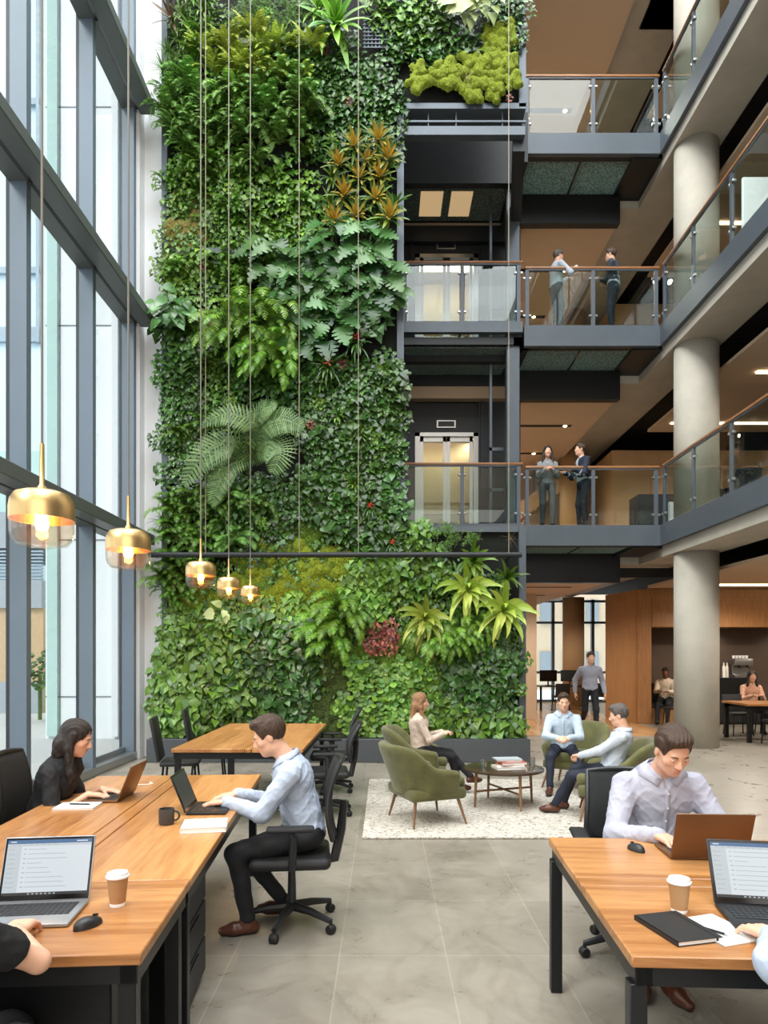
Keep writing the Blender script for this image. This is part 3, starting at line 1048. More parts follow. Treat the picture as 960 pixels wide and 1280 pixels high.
def sp_fern(n, L_, m, seed, pairs=15, pw=0.16, droop=1.9, up=0.7, spread=1.15):
    r = random.Random(seed)
    lv = Leaves()
    for i in range(n):
        a = r.uniform(0.1, PI - 0.1) if i % 4 else r.uniform(-0.6, PI + .6)
        d = out_dir(a, r.uniform(0.5, spread))
        d.z += up * r.uniform(.2, .8)
        d.normalize()
        p = Vector((r.uniform(-.04, .04), 0, r.uniform(-.04, .04)))
        LL = L_ * r.uniform(.7, 1.1)
        st = LL / pairs
        s = d.cross(Vector((0, -0.4, 1))).normalized()
        dr = droop * r.uniform(.7, 1.3)
        rach = []
        for k in range(pairs + 1):
            t = k / pairs
            rach.append(p.copy())
            wl = pw * LL / L_ * 2.2 * (math.sin(PI * min(1, t * 0.86 + 0.12)) ** 0.7)
            up_ = s.cross(d).normalized()
            for sg in (-1, 1):
                pd = (s * sg + d * 0.55 - up_ * 0.15 * r.uniform(0, 2)).normalized()
                hw = st * 0.46
                side = d * 0.9
                e = p + pd * wl + Vector((0, 0, -0.18 * wl))
                mid = p + pd * wl * 0.5
                vs = [p - side * hw * .7, p + side * hw * .7, mid + side * hw, mid - side * hw, e]
                lv.addl(vs, [(0, 1, 2, 3), (3, 2, 4)], [t] * 5)
            ax = d.cross(Vector((0, 0, -1)))
            if ax.length > 1e-4:
                q = Matrix.Rotation(dr / pairs * (0.5 + t), 3, ax.normalized())
                d = q @ d
                s = (q @ s).normalized()
            p = p + d * st
        for k in range(pairs):
            a0, a1 = rach[k], rach[k + 1]
            hw = s * 0.004
            lv.addl([a0 - hw, a0 + hw, a1 + hw, a1 - hw], [(0, 1, 2, 3)], [0] * 4)
    return lv.lmesh('fronds', m)


def sp_clump(n, size, m, seed, R0=0.24, outline=HEART, jit=0.5, depth=0.16, hang=0.35):
    """vine-like clump: broad leaves facing out of the wall, tips down, on short stems"""
    r = random.Random(seed)
    lv = Leaves()
    for i in range(n):
        rr = R0 * math.sqrt((i + .5) / n)
        a = 2.399 * i + r.uniform(-.3, .3)
        base = Vector((rr * math.cos(a), -depth * (1 - 0.6 * rr / R0) * r.uniform(.35, 1.15), rr * math.sin(a)))
        d = Vector((r.uniform(-jit, jit), -r.uniform(0.15, 0.75), -r.uniform(hang, 1.0)))
        nn = Vector((r.uniform(-.5, .5), -1, r.uniform(0.05, 0.9)))
        lv.flat(base, d, nn, size * r.uniform(.6, 1.2), outline, r.uniform(0.0, .3), r.uniform(0.05, .4))
    return lv.lmesh('leaves', m)


def sp_big(n, size, m, seed, R0=0.3, outline=MONST, tilt=(0.5, 1.2)):
    r = random.Random(seed)
    lv = Leaves()
    for i in range(n):
        a = 2.399 * i + r.uniform(-.3, .3)
        d0 = out_dir(a, r.uniform(*tilt))
        reach = R0 * r.uniform(.5, 1.1)
        b0 = Vector((0, 0, 0))
        tip = b0 + d0 * reach + Vector((0, -0.04, 0.04))
        lv.blade(b0, (tip - b0), (0, -1, 1), (tip - b0).length * 1.05, 0.006, lambda t: 1, 0.2, 0.1, 4)
        d = Vector((d0.x * 1.1 + r.uniform(-.3, .3), -0.35, d0.z * 0.4 - r.uniform(.3, .9)))
        nn = Vector((r.uniform(-.4, .4), -1, r.uniform(.2, 1.0)))
        lv.flat(tip, d, nn, size * r.uniform(.7, 1.15), outline, r.uniform(0.05, .25), r.uniform(.1, .4))
    return lv.lmesh('leaves', m)


def sp_wisp(n, L_, m, seed):
    r = random.Random(seed)
    lv = Leaves()
    for i in range(n):
        a = r.uniform(0, 2 * PI)
        d = out_dir(a, r.uniform(.3, 1.2))
        d.z += .5
        p0 = Vector((r.uniform(-.1, .1), 0, r.uniform(-.1, .1)))
        LL = L_ * r.uniform(.6, 1.1)
        p, dd = p0.copy(), d.normalized()
        for k in range(9):
            for q in range(3):
                e = Vector((r.uniform(-1, 1), r.uniform(-1, 0.3), r.uniform(-.7, .8))).normalized()
                lv.blade(p, e, (0, -1, .5), LL * .2, 0.004, spike, .6, 0.1, 2)
            dd = (dd + Vector((0, 0, -0.14))).normalized()
            p = p + dd * LL / 9
    return lv.lmesh('sprays', m)


def sp_moss(rad, m, seed, lumps=12, flat=0.8):
    """mounded moss: one bumpy skin made of merged cushions"""
    r = random.Random(seed)
    cs = [(r.uniform(-.8, .8) * rad, r.uniform(-.8, .8) * rad, r.uniform(.28, .5) * rad) for _ in range(lumps)]
    n = 26
    mb = MB()
    vs = []
    for j in range(n + 1):
        for i in range(n + 1):
            x = (i / n * 2 - 1) * rad * 1.5
            z = (j / n * 2 - 1) * rad * 1.5
            h = -0.02
            for (cx, cz, cr) in cs:
                q = 1 - ((x - cx) ** 2 + (z - cz) ** 2) / cr ** 2
                if q > 0: h = max(h, math.sqrt(q) * cr * flat)
            nv = mnoise.noise(Vector((x * 24, z * 24, seed))) * 0.016 + mnoise.noise(Vector((x * 70, z * 70, seed))) * 0.010
            vs.append((x, -(h + (nv if h > 0 else 0)), z))
    fs = []
    for j in range(n):
        for i in range(n):
            a = j * (n + 1) + i
            q = (a, a + 1, a + n + 2, a + n + 1)
            if max(-vs[k][1] for k in q) > 0.0: fs.append(q)
    mb.add(vs, fs)
    me = mb.mesh('moss', m, True)
    bm = bmesh.new()
    bm.from_mesh(me)
    bmesh.ops.delete(bm, geom=[v for v in bm.verts if not v.link_faces], context='VERTS')
    bm.to_mesh(me)
    bm.free()
    return me


SPEC = {}


def species(key, fn, *variants):
    SPEC[key] = [fn(*v) for v in variants]


species('ivy', sp_clump, *[(54, 0.088, 'lf_dark', s, 0.25, HEART, .6, .22) for s in (1, 2, 3)])
species('ivy_mid', sp_clump, *[(62, 0.08, 'lf_mid', s, 0.23, OVAL) for s in (4, 5, 6)])
species('heart', sp_clump, *[(38, 0.13, 'lf_dark', s, 0.27, HEART, .6, .24) for s in (7, 8, 9)])
species('heart_mid', sp_clump, *[(38, 0.13, 'lf_mid', s, 0.27, HEART, .6, .24) for s in (10, 11, 12)])
species('round', sp_clump, *[(36, 0.12, 'lf_blue', s, 0.24, ROUND) for s in (13, 14)])
species('lime_leaf', sp_clump, *[(34, 0.12, 'lf_bright', s, 0.24, HEART) for s in (15, 16)])
species('round_lime', sp_clump, *[(34, 0.10, 'lf_bright', s, 0.2, ROUND, .5, .12) for s in (17, 18)])
species('red_leaf', sp_clump, *[(26, 0.08, 'lf_red', s, 0.15, OVAL) for s in (19, 20)])
species('fern', sp_fern, *[(13, 0.50, 'lf_fern', s, 17, 0.052) for s in (21, 22, 23)])
species('fern_lime', sp_fern, *[(13, 0.50, 'lf_lime', s, 16, 0.052, 1.6) for s in (24, 25)])
species('fern_hang', sp_fern, *[(12, 0.75, 'lf_bright', s, 22, 0.06, 2.4, 0.5, 1.0) for s in (26, 27)])
species('fern_dark', sp_fern, *[(13, 0.42, 'lf_mid', s, 16, 0.045) for s in (28, 29)])
species('tree_fern', sp_fern, *[(8, 1.15, 'lf_treefern', s, 30, 0.13, 1.5, 0.5, 1.35) for s in (30, 31)])
species('strap', sp_rosette, *[(24, 0.46, 0.046, 'lf_bright', s, .5, .7) for s in (32, 33)])
species('strap_lime', sp_rosette, *[(24, 0.58, 0.048, 'lf_lime', s, .5, 1.4) for s in (34, 35)])
species('strap_dark', sp_rosette, *[(18, 0.42, 0.030, 'lf_mid', s) for s in (36, 37)])
species('brom_orange', sp_rosette, *[(24, 0.33, 0.026, 'lf_orange', s, .5, .5, lance) for s in (38, 39, 40)])
species('brom_dark', sp_rosette, *[(20, 0.40, 0.022, 'lf_bronze', s, .5, .5, lance) for s in (41,)])
species('brom_green', sp_rosette, *[(20, 0.40, 0.018, 'lf_dark', s, .5, 1.0, strap) for s in (42, 43)])
species('flower', sp_rosette, *[(14, 0.10, 0.014, 'lf_flower', s, .5, .1, lance) for s in (44,)])
species('monstera', sp_big, *[(16, 0.25, 'lf_blue', s, 0.36) for s in (45, 46)])
species('philo', sp_big, *[(15, 0.22, 'lf_blue', s, 0.34, HEART) for s in (47, 48)])
species('big_bright', sp_big, *[(9, 0.26, 'lf_mid', s, 0.26, OVAL) for s in (49,)])
species('caladium', sp_big, *[(9, 0.22, 'lf_white', s, 0.22, HEART) for s in (50,)])
species('pink', sp_big, *[(5, 0.12, 'lf_pink', s, 0.12, OVAL) for s in (51,)])
species('wisp', sp_wisp, *[(26, 0.42, 'lf_fern', s) for s in (52, 53)])
species('wisp_mid', sp_wisp, *[(26, 0.34, 'lf_mid', s) for s in (54, 55)])
species('grass', sp_rosette, *[(34, 0.30, 0.010, 'lf_mid', s, .5, .9, spike) for s in (56, 57)])
species('moss_l', sp_moss, *[(0.24, 'moss_lime', s) for s in (58, 59, 60)])
species('moss_g', sp_moss, *[(0.24, 'moss_green', s) for s in (61, 62)])
species('moss_o', sp_moss, *[(0.22, 'moss_olive', s, 14, .8) for s in (63, 64)])
species('moss_d', sp_moss, *[(0.24, 'moss_dark', s) for s in (65, 66)])
species('twig', sp_rosette, *[(12, 0.40, 0.006, 'lf_bronze', s, .5, .8, spike) for s in (67,)])

# ------------------------------------------------------------------ the wall's frame and felt
pw = lambda px, py, Y=YG: P(px, py, Y)
xl, xr_, zt_ = pw(205, 0).x, pw(655, 0).x, 14.4
xo, zo0, zo1 = pw(500, 0).x, pw(0, 662).z, pw(0, 137).z
t = thing('planted_wall_frame', 'grey steel frame and dark felt backing of the tall planted wall', 'wall frame')
t['kind'] = 'structure'
MB().box((xl, YG + 0.05, 0.3), (xo, YG + 0.42, zt_)).box((xo, YG + 0.05, 0.3), (xr_, YG + 0.42, zo0)).box((xo, YG + 0.05, zo1), (xr_, YG + 0.42, zt_)).build('felt', 'felt', t, False)
e = 0.09
MB().box((xl - 0.02, YG - 0.06, 0.3), (xl + e - 0.02, YG + 0.44, zt_)).build('left_edge', 'steel', t, False)
MB().box((xr_ - e, YG - 0.06, 0.3), (xr_ + 0.02, YG + 0.44, zo0 + .05)).build('right_edge', 'steel', t, False)
MB().box((xr_ - e, YG - 0.06, zo1), (xr_ + 0.02, YG + 0.44, zt_)).build('right_edge', 'steel', t, False)
MB().box((xo - 0.05, YG - 0.06, zo0), (xo + 0.06, YG + 0.44, zo1)).build('opening_edge', 'steel', t, False)
MB().box((xo, YG - 0.06, zo1 - 0.03), (xr_ + 0.02, YG + 0.44, zo1 + 0.06)).build('upper_ledge', 'steel', t, False)
MB().box((xo, YG - 0.02, zo0 - 0.04), (xr_ + 0.02, YG + 0.44, zo0 + 0.05)).build('lower_ledge', 'steel', t, False)
MB().box((pw(215, 0).x, YG - 0.1, pw(0, 321).z), (pw(372, 0).x, YG - 0.05, pw(0, 314).z)).build('crossbar', 'steel', t, False)
MB().box((pw(280, 0).x, YG - 0.14, pw(0, 63).z), (pw(386, 0).x, YG - 0.09, pw(0, 57).z)).build('crossbar', 'white_wall', t, False)
MB().box((pw(206, 0).x, YG - 0.1, pw(0, 606).z), (pw(252, 0).x, YG - 0.05, pw(0, 600).z)).build('crossbar', 'steel', t, False)
MB().box((pw(432, 0).x, YG - 0.1, pw(0, 605).z), (pw(498, 0).x, YG - 0.05, pw(0, 599).z)).build('crossbar', 'steel', t, False)
bx = MB()
for (a, b_, c, d_) in ((258, 262, 331, 370), (283, 286, 331, 370), (258, 286, 331, 334), (258, 290, 361, 364)):
    bx.box((pw(a, 0).x, YG - 0.1, pw(0, d_).z), (pw(b_, 0).x, YG - 0.04, pw(0, c).z))
bx.build('bracket', 'steel', t, False)
gm = MB()
for i in range(9): gm.box((pw(456 + i * 4.6, 0).x - 0.008, YG - 0.08, pw(0, 66).z), (pw(456 + i * 4.6, 0).x + 0.008, YG - 0.06, pw(0, 16).z))
for i in range(11): gm.box((pw(454, 0).x, YG - 0.09, pw(0, 18 + i * 4.7).z - 0.008), (pw(495, 0).x, YG - 0.07, pw(0, 18 + i * 4.7).z + 0.008))
tag(gm.build('metal_grid', 'steel', None, False), 'square wire grid left bare between plants high on the planted wall', 'grid')
# planter trough
t = thing('planter_trough', 'long dark grey metal planter trough at the foot of the planted wall', 'planter', (0, 0, 0))
MB().rbox((-3.70, YG - 0.42, 0.0), (2.28, YG + 0.04, 0.37), 0.008, 1).build('trough', 'planter_metal', t)
MB().box((-3.66, YG - 0.38, 0.365), (2.24, YG + 0.0, 0.372)).build('soil', 'felt', t, False)
# round bar across the wall and the thin cables
t = thing('cross_bar', 'long dark steel tube crossing in front of the planted wall above the pendants', 'steel tube')
MB().tube([(pw(186, 0, 10.55).x, 10.55, pw(0, 693.5, 10.55).z), (pw(652, 0, 10.55).x, 10.55, pw(0, 693.5, 10.55).z)], 0.042, 12).build('tube', 'dark_steel', t)
for px in (230, 640): MB().tube([(pw(px, 0, 10.55).x, 10.55, pw(0, 693.5, 10.55).z), (pw(px, 0, 10.55).x, 11.06, pw(0, 693.5, 10.55).z)], 0.02, 8).build('bracket', 'dark_steel', t)
for px, lab in ((257, 'second thin cable from the left in front of the planted wall'), (374, 'thin cable hanging down the middle of the planted wall to the steel tube'),
                (448, 'thin cable in front of the orange-centred bromeliads'), (636, 'thin cable crossing in front of the lift landings')):
    x = pw(px, 0, 10.52).x
    tag(MB().tube([(x, 10.52, pw(0, 693, 10.5).z), (x, 10.52, 16.4)], 0.006, 6).build('steel_cable', 'cable_tan', None), lab, 'cable')


# ------------------------------------------------------------------ planting plan: patches in wall coordinates
def patch(key, cx, cy_, rx, ry, step, label, sc=1.0, name=None, depth=0.0, cat='plant', jit=0.35, rot=0.5, single=False, stuff=False):
    r = random.Random(int(cx * 7 + cy_ * 13))
    ms = SPEC[key]
    c0 = pw(cx, cy_)
    k = 11.0 / 850
    RX, RZ, S = rx * k, ry * k, step * k
    pts = []
    if single:
        pts = [(c0.x, c0.z)]
    else:
        j = 0
        z = -RZ
        while z <= RZ:
            x = -RX + (S / 2 if j % 2 else 0)
            while x <= RX:
                if (abs(x / max(RX, 1e-3)) ** 2.6 + abs(z / max(RZ, 1e-3)) ** 2.6) <= 1.06:
                    pts.append((c0.x + x + r.uniform(-jit, jit) * S, c0.z + z + r.uniform(-jit, jit) * S))
                x += S
            z += S * 0.8
            j += 1
    nm = name or key
    n_ = 0
    for (x, z) in pts:
        px = HX + x * 850 / 11
        py = HY - (z - EYE) * 850 / 11
        if px > 652 or px < 203 or py > 926: continue
        if px > 497 and 140 < py < 655: continue
        if key[:4] == 'moss' and (px > 640 or px < 219 or (px > 490 and 122 < py < 200)): continue
        o = bpy.data.objects.new(nm, r.choice(ms))
        COL.objects.link(o)
        o.location = (x, YG + 0.04 - depth - r.uniform(0, 0.05) - 0.09 * max(0, mnoise.noise(Vector((x * 1.7, z * 1.7, 3.3)))) , z)
        s = sc * r.uniform(.85, 1.15)
        o.scale = (s, s, s)
        o.rotation_euler = (0, r.uniform(-rot, rot), 0)
        tag(o, label, cat, label if len(pts) > 1 else None, 'stuff' if stuff else None)
        n_ += 1
    return n_
# key, cx, cy, rx, ry, step, label, scale, name, depth
PL = [
 ('ivy_mid', 260, 300, 46, 300, 21, 'mixed small-leaved green filler plant down the left side of the planted wall', 1.0, 'trailing_plant'),
 ('ivy', 430, 120, 70, 40, 20, 'glossy dark ivy clump high on the planted wall below the wire grid', 1.0, 'ivy_clump'),
 ('ivy', 455, 150, 42, 50, 20, 'glossy dark ivy clump just above the orange-centred bromeliads', 1.0, 'ivy_clump'),
 ('heart', 545, 58, 50, 30, 21, 'dark heart-leaved climber near the top right above the lift bay', 0.85, 'heart_leaf_climber'),
 ('heart_mid', 520, 25, 50, 30, 20, 'mid green heart-leaved climber at the very top beside the wire grid', 0.85, 'heart_leaf_climber'),
 ('ivy', 632, 20, 26, 32, 17, 'dark ivy clump at the top right corner of the planted wall', 0.9, 'ivy_clump'),
 ('brom_dark', 212, 28, 12, 24, 24, 'dark bronze spiky bromeliad at the top left corner', 1.0, 'bronze_bromeliad', .1),
 ('strap_dark', 250, 20, 26, 26, 22, 'dark strap-leaved fern at the top left of the planted wall', 0.9, 'strap_leaf_fern', .05),
 ('wisp_mid', 345, 26, 50, 34, 20, 'fine soft green maidenhair plant at the top centre-left', 0.9, 'maidenhair_fern'),
 ('strap', 422, 45, 0, 0, 10, 'large bright green rosette fern at the top left of the wire grid', 1.35, 'birds_nest_fern', .15),
 ('strap', 400, 20, 0, 0, 10, 'upper smaller bright rosette fern at the top of the planted wall', 0.9, 'birds_nest_fern', .1),
 ('caladium', 590, 22, 26, 14, 20, 'pale veined large-leaved plant at the top right of the planted wall', 1.0, 'caladium', .12),
 ('ivy', 400, 75, 45, 26, 20, 'glossy dark ivy clump under the large bright rosette fern', 1.0, 'ivy_clump'),
 ('pink', 591, 4, 0, 0, 10, 'small pink-leaved plant at the top above the pale veined leaves', 1.0, 'pink_leaf_plant', .2),
 ('pink', 634, 2, 0, 0, 10, 'small pink-leaved plant in the top right corner', 1.0, 'pink_leaf_plant', .2),
 ('moss_l', 572, 102, 64, 20, 17, 'bright yellow-green moss mound above the lift bay', .7, 'moss_mound', .16),
 ('moss_l', 622, 80, 20, 36, 17, 'bright yellow-green moss mound climbing the right edge above the lift bay', .7, 'moss_mound', .14),
 ('strap_dark', 450, 242, 40, 58, 26, 'plain green strap-leaved plant between the orange-centred bromeliads', .75, 'strap_leaf_plant', .06),
 ('twig', 580, 112, 0, 0, 10, 'dry brown wisp trailing over the bright moss above the lift bay', 0.7, 'dry_trailing_plant', .2),
 ('grass', 228, 80, 22, 32, 17, 'narrow bright grassy plant at the upper left edge of the planted wall', 1.0, 'grassy_plant', .03),
 ('fern_lime', 320, 88, 66, 32, 26, 'yellow-green fern below the white crossbar near the top', 0.9, 'yellow_green_fern', .05),
 ('fern', 240, 150, 34, 42, 26, 'light green arching fern at the upper left edge of the planted wall', 0.95, 'arching_fern', .05),
 ('wisp', 204, 150, 4, 34, 24, 'feathery green spray poking past the left frame over the white wall', 1.0, 'feathery_fern', .05),
 ('fern', 335, 155, 56, 46, 27, 'pale drooping fern in the upper middle of the planted wall', 1.05, 'drooping_fern', .1),
 ('fern_hang', 310, 120, 50, 12, 36, 'long hanging fern under the yellow-green ferns', 0.8, 'hanging_fern', .12),
 ('heart', 395, 165, 14, 50, 20, 'dark heart-leaved vine right of the upper drooping ferns', 0.8, 'heart_leaf_vine'),
 ('moss_o', 228, 282, 26, 38, 21, 'brown olive cushion moss at the left edge level with the top lift landing', 1.0, 'olive_moss'),
 ('fern_dark', 240, 228, 34, 18, 22, 'short dark fern just above the olive moss', 0.9, 'short_fern'),
 ('heart_mid', 330, 262, 66, 46, 22, 'mid green leafy climber left of the orange-centred bromeliads', 0.8, 'leafy_climber'),
 ('lime_leaf', 388, 278, 18, 46, 22, 'fresh green leafy climber touching the orange-centred bromeliads', 0.8, 'leafy_climber'),
 ('lime_leaf', 232, 342, 26, 24, 20, 'fresh light green leaves at the left edge under the thin steel crossbar', 0.8, 'light_leaf_plant', .04),
 ('philo', 214, 400, 18, 30, 26, 'big blue-green leaved philodendron bulging past the left frame', 0.95, 'philodendron', .1),
 ('heart', 228, 450, 26, 44, 20, 'dark leafy vine under the bulging philodendron at the left edge', 0.9, 'heart_leaf_vine', .02),
 ('big_bright', 232, 372, 12, 8, 20, 'broad bright green banana-like leaves at the left edge', 1.1, 'broad_leaf_plant', .15),
 ('fern_dark', 305, 345, 44, 26, 21, 'short green fern around the small steel bracket', 0.9, 'short_fern'),
 ('monstera', 420, 358, 72, 42, 32, 'large split-leaved monstera in the middle of the planted wall', 1.1, 'monstera', .05),
 ('monstera', 365, 390, 26, 30, 30, 'split-leaved monstera at the lower left of the monstera group', 1.0, 'monstera', .08),
 ('philo', 455, 405, 36, 26, 30, 'big blue-green leaved philodendron under the monsteras', 0.85, 'philodendron', .04),
 ('ivy', 345, 450, 60, 60, 21, 'dark ivy clump behind the hanging lime ferns', 1.0, 'ivy_clump'),
 ('fern_hang', 315, 415, 38, 26, 25, 'long lime green hanging fern in the middle left of the planted wall', 1.15, 'hanging_fern', .12),
 ('fern_hang', 335, 455, 20, 22, 26, 'lower long lime green hanging fern above the great tree fern', 1.0, 'hanging_fern', .12),
 ('ivy', 232, 545, 28, 62, 19, 'small-leaved dark plant at the left edge left of the tree fern', 0.9, 'ivy_clump'),
 ('ivy', 440, 520, 62, 70, 20, 'glossy dark ivy clump left of the lower lift landing', 1.0, 'ivy_clump'),
 ('heart', 470, 560, 34, 100, 21, 'dark heart-leaved vine beside the lift bay edge', 0.9, 'heart_leaf_vine', .03),
 ('heart', 415, 590, 34, 70, 21, 'dark heart-leaved vine right of the great tree fern', 0.9, 'heart_leaf_vine', .02),
 ('lime_leaf', 475, 545, 22, 40, 20, 'fresher green vine beside the lift bay above the short crossbar', 0.8, 'leafy_climber', .05),
 ('heart', 465, 645, 42, 40, 21, 'dark glossy vine above the steel tube at the lift bay corner', 0.95, 'heart_leaf_vine', .05),
 ('ivy', 320, 640, 60, 50, 21, 'dark ivy clump low behind the great tree fern', 1.0, 'ivy_clump'),
 ('moss_g', 385, 655, 26, 40, 24, 'green moss strip above the steel tube', 1.0, 'moss_mound'),
 ('fern_dark', 240, 650, 40, 42, 22, 'bushy green fern at the left edge above the steel tube', 1.0, 'bushy_fern', .03),
 ('fern', 300, 650, 30, 34, 26, 'light green fern just above the pendants', 0.9, 'arching_fern', .08),
 ('grass', 225, 655, 20, 20, 20, 'narrow-leaved spiky plant at the left edge just above the steel tube', 1.1, 'grassy_plant', .08),
 # below the tube
 ('ivy_mid', 430, 800, 215, 112, 23, 'small-leaved green filler plant low on the planted wall', 1.0, 'trailing_plant'),
 ('fern_dark', 228, 725, 28, 34, 21, 'green fern at the left edge just below the steel tube', 0.95, 'bushy_fern', .05),
 ('moss_l', 375, 722, 62, 36, 24, 'yellow-green moss mound just below the steel tube right of the pendants', 1.1, 'moss_mound', .05),
 ('moss_l', 242, 752, 30, 18, 22, 'yellow-green moss mound left of the pendants', 0.9, 'moss_mound', .05),
 ('moss_g', 305, 720, 20, 24, 24, 'green moss mound behind the pendants', 0.9, 'moss_mound', .05),
 ('caladium', 285, 765, 30, 8, 26, 'pale variegated plant below the three small pendants', 0.75, 'variegated_plant', .12),
 ('heart_mid', 262, 830, 60, 58, 20, 'mid green heart-leaved plant at the lower left of the planted wall', 1.0, 'heart_leaf_plant', .04),
 ('heart_mid', 228, 880, 24, 36, 20, 'bushy green plant over the left end of the trough', 1.05, 'bushy_plant', .08),
 ('heart', 345, 820, 46, 52, 22, 'dark green broad-leaved plant behind the man at the left desk', 1.15, 'broad_leaf_plant', .06),
 ('round', 348, 880, 40, 30, 20, 'round-leaved blue-green plant above the rear table', 0.9, 'round_leaf_plant', .06),
 ('lime_leaf', 360, 765, 40, 20, 20, 'bright leafy plant under the moss mounds', 0.9, 'bright_leaf_plant', .06),
 ('fern_hang', 415, 775, 24, 22, 26, 'long pale drooping fern low in the middle of the planted wall', 0.95, 'hanging_fern', .14),
 ('fern', 440, 765, 12, 26, 26, 'feathery light fern low in the middle of the planted wall', 0.9, 'arching_fern', .12),
 ('moss_d', 415, 880, 52, 36, 22, 'dark green moss mound above the trough in the middle', 1.0, 'moss_mound', .07),
 ('moss_g', 490, 820, 46, 30, 24, 'green moss mound above the blonde woman', 1.0, 'moss_mound', .07),
 ('round_lime', 480, 870, 48, 44, 19, 'lime green round-leaved plant left of the blonde woman', 0.95, 'round_leaf_plant', .12),
 ('lime_leaf', 462, 735, 34, 34, 22, 'lime green climbing leaves just below the steel tube', 1.0, 'lime_climber', .08),
 ('heart_mid', 510, 715, 46, 20, 20, 'mid green climbing leaves below the steel tube near the lift bay', 0.9, 'leafy_climber', .06),
 ('red_leaf', 478, 797, 24, 14, 16, 'dark red leaved coleus low in the middle right of the planted wall', 1.0, 'red_coleus', .16),
 ('red_leaf', 534, 818, 8, 6, 14, 'small red leaved coleus above the blonde woman', 0.9, 'red_coleus', .16),
 ('strap_lime', 583, 740, 0, 0, 10, 'largest lime green strap-leaved rosette right below the steel tube', 1.25, 'strap_leaf_plant', .18),
 ('strap_lime', 530, 775, 0, 0, 10, 'lime green strap-leaved rosette left of the largest one', 1.1, 'strap_leaf_plant', .18),
 ('strap_lime', 625, 765, 0, 0, 10, 'lime green strap-leaved rosette against the right edge', 1.1, 'strap_leaf_plant', .18),
 ('strap', 590, 705, 0, 0, 10, 'bright green strap-leaved rosette touching the steel tube', 1.0, 'strap_leaf_plant', .14),
 ('strap_dark', 635, 725, 12, 22, 24, 'dark strap-leaved plant at the right edge below the steel tube', 1.0, 'strap_leaf_fern', .1),
 ('fern_hang', 545, 800, 24, 12, 26, 'long fern hanging under the lime rosettes', 0.75, 'hanging_fern', .12),
 ('fern_hang', 580, 790, 24, 12, 26, 'long fern hanging right of centre under the lime rosettes', 0.7, 'hanging_fern', .12),
 ('heart', 605, 855, 46, 62, 20, 'dark heart-leaved climber at the lower right above the trough', 0.95, 'heart_leaf_climber', .06),
 ('heart_mid', 600, 905, 50, 14, 20, 'green leafy climber spilling over the right part of the trough', 1.0, 'trough_climber', .14),
 ('heart_mid', 545, 890, 22, 26, 20, 'green leafy plant right behind the blonde woman', 0.9, 'leafy_plant', .1),
 # ledge under the lift landing
 ('wisp_mid', 563, 674, 34, 8, 16, 'small feathery green plant on the ledge under the lower lift landing', 0.6, 'ledge_fern', .06),
 ('moss_l', 608, 674, 12, 6, 18, 'bright moss cushion on the ledge under the lower lift landing', 0.7, 'moss_mound', .1),
 ('heart_mid', 520, 675, 20, 8, 16, 'green leafy plant on the ledge at the lift bay corner', 0.8, 'leafy_plant', .08),
 ('twig', 636, 674, 0, 0, 10, 'dry trailing plant at the right end of the ledge', 0.7, 'dry_trailing_plant', .1),
]
PL += [
 ('fern_dark', 300, 330, 95, 300, 74, 'small dark fern tucked between the vines in the left half of the planted wall', .8, 'tucked_fern', .1),
 ('lime_leaf', 330, 340, 110, 310, 96, 'light green sprig tucked between darker vines above the steel tube', .5, 'light_sprig', .13),
 ('strap_dark', 450, 500, 45, 150, 60, 'small strap-leaved plant tucked into the vines left of the lift bay', .6, 'tucked_strap_plant', .12),
 ('round_lime', 430, 810, 205, 90, 88, 'light green round-leaved sprig scattered low on the planted wall', .55, 'light_sprig', .16),
 ('fern', 300, 820, 80, 80, 70, 'small light fern tucked into the leafy lower left of the planted wall', .55, 'tucked_fern', .14),
 ('red_leaf', 430, 300, 200, 240, 150, 'small reddish sprig scattered among the green plants above the steel tube', .5, 'reddish_sprig', .15),
]
for q in PL:
    key, cx, cy_, rx, ry, stp, lab, sc_, nm = q[:9]
    patch(key, cx, cy_, rx, ry, stp, lab, sc_, nm, q[9] if len(q) > 9 else 0.0, single=(rx == 0 and ry == 0),
          cat='moss' if nm.endswith('moss') or nm == 'moss_mound' else 'plant', rot=0.25 if 'fern' in key or 'strap' in key else 0.6)
for (cx, cy_), where in zip(((473, 190), (443, 198), (424, 220), (460, 216), (449, 236), (474, 236), (431, 257), (470, 264), (419, 291), (446, 282), (486, 287), (484, 214)),
        ('topmost, beside the lift bay edge', 'top left, above a smaller one', 'leftmost of the upper three', 'upper middle, under the topmost', 'middle of the cluster', 'middle right',
         'middle left, above the lowest left one', 'right, second from the bottom', 'lowest left', 'lower middle', 'lowest right, at the lift bay edge', 'upper right edge, under the topmost')):
    patch('brom_orange', cx, cy_, 0, 0, 1, 'orange-centred bromeliad, ' + where, 1.1, 'orange_bromeliad', .22, single=True)
for cx, cy_, s_, where in ((412, 468, 1.0, 'left and lower of the pair under the monsteras'), (447, 438, 1.0, 'upper right of the pair under the monsteras'),
                           (463, 640, .7, 'small, above the steel tube near the lift bay'), (490, 684, .6, 'smallest, half hidden right at the steel tube')):
    t = thing('red_bromeliad', 'red-centred bromeliad, ' + where, 'plant', (pw(cx, cy_).x, YG - 0.2, pw(cx, cy_).z))
    t.scale = (s_, s_, s_)
    a_ = bpy.data.objects.new('leaves', SPEC['brom_green'][0]); COL.objects.link(a_); a_.parent = t
    b_ = bpy.data.objects.new('flower', SPEC['flower'][0]); COL.objects.link(b_); b_.parent = t; b_.location = (0, -0.1, 0.06)
t = thing('great_tree_fern', 'great grey-green tree fern with wide arching fronds in the middle left of the planted wall', 'fern', (pw(318, 575).x, YG - 0.1, pw(0, 575).z))
TF = Leaves()


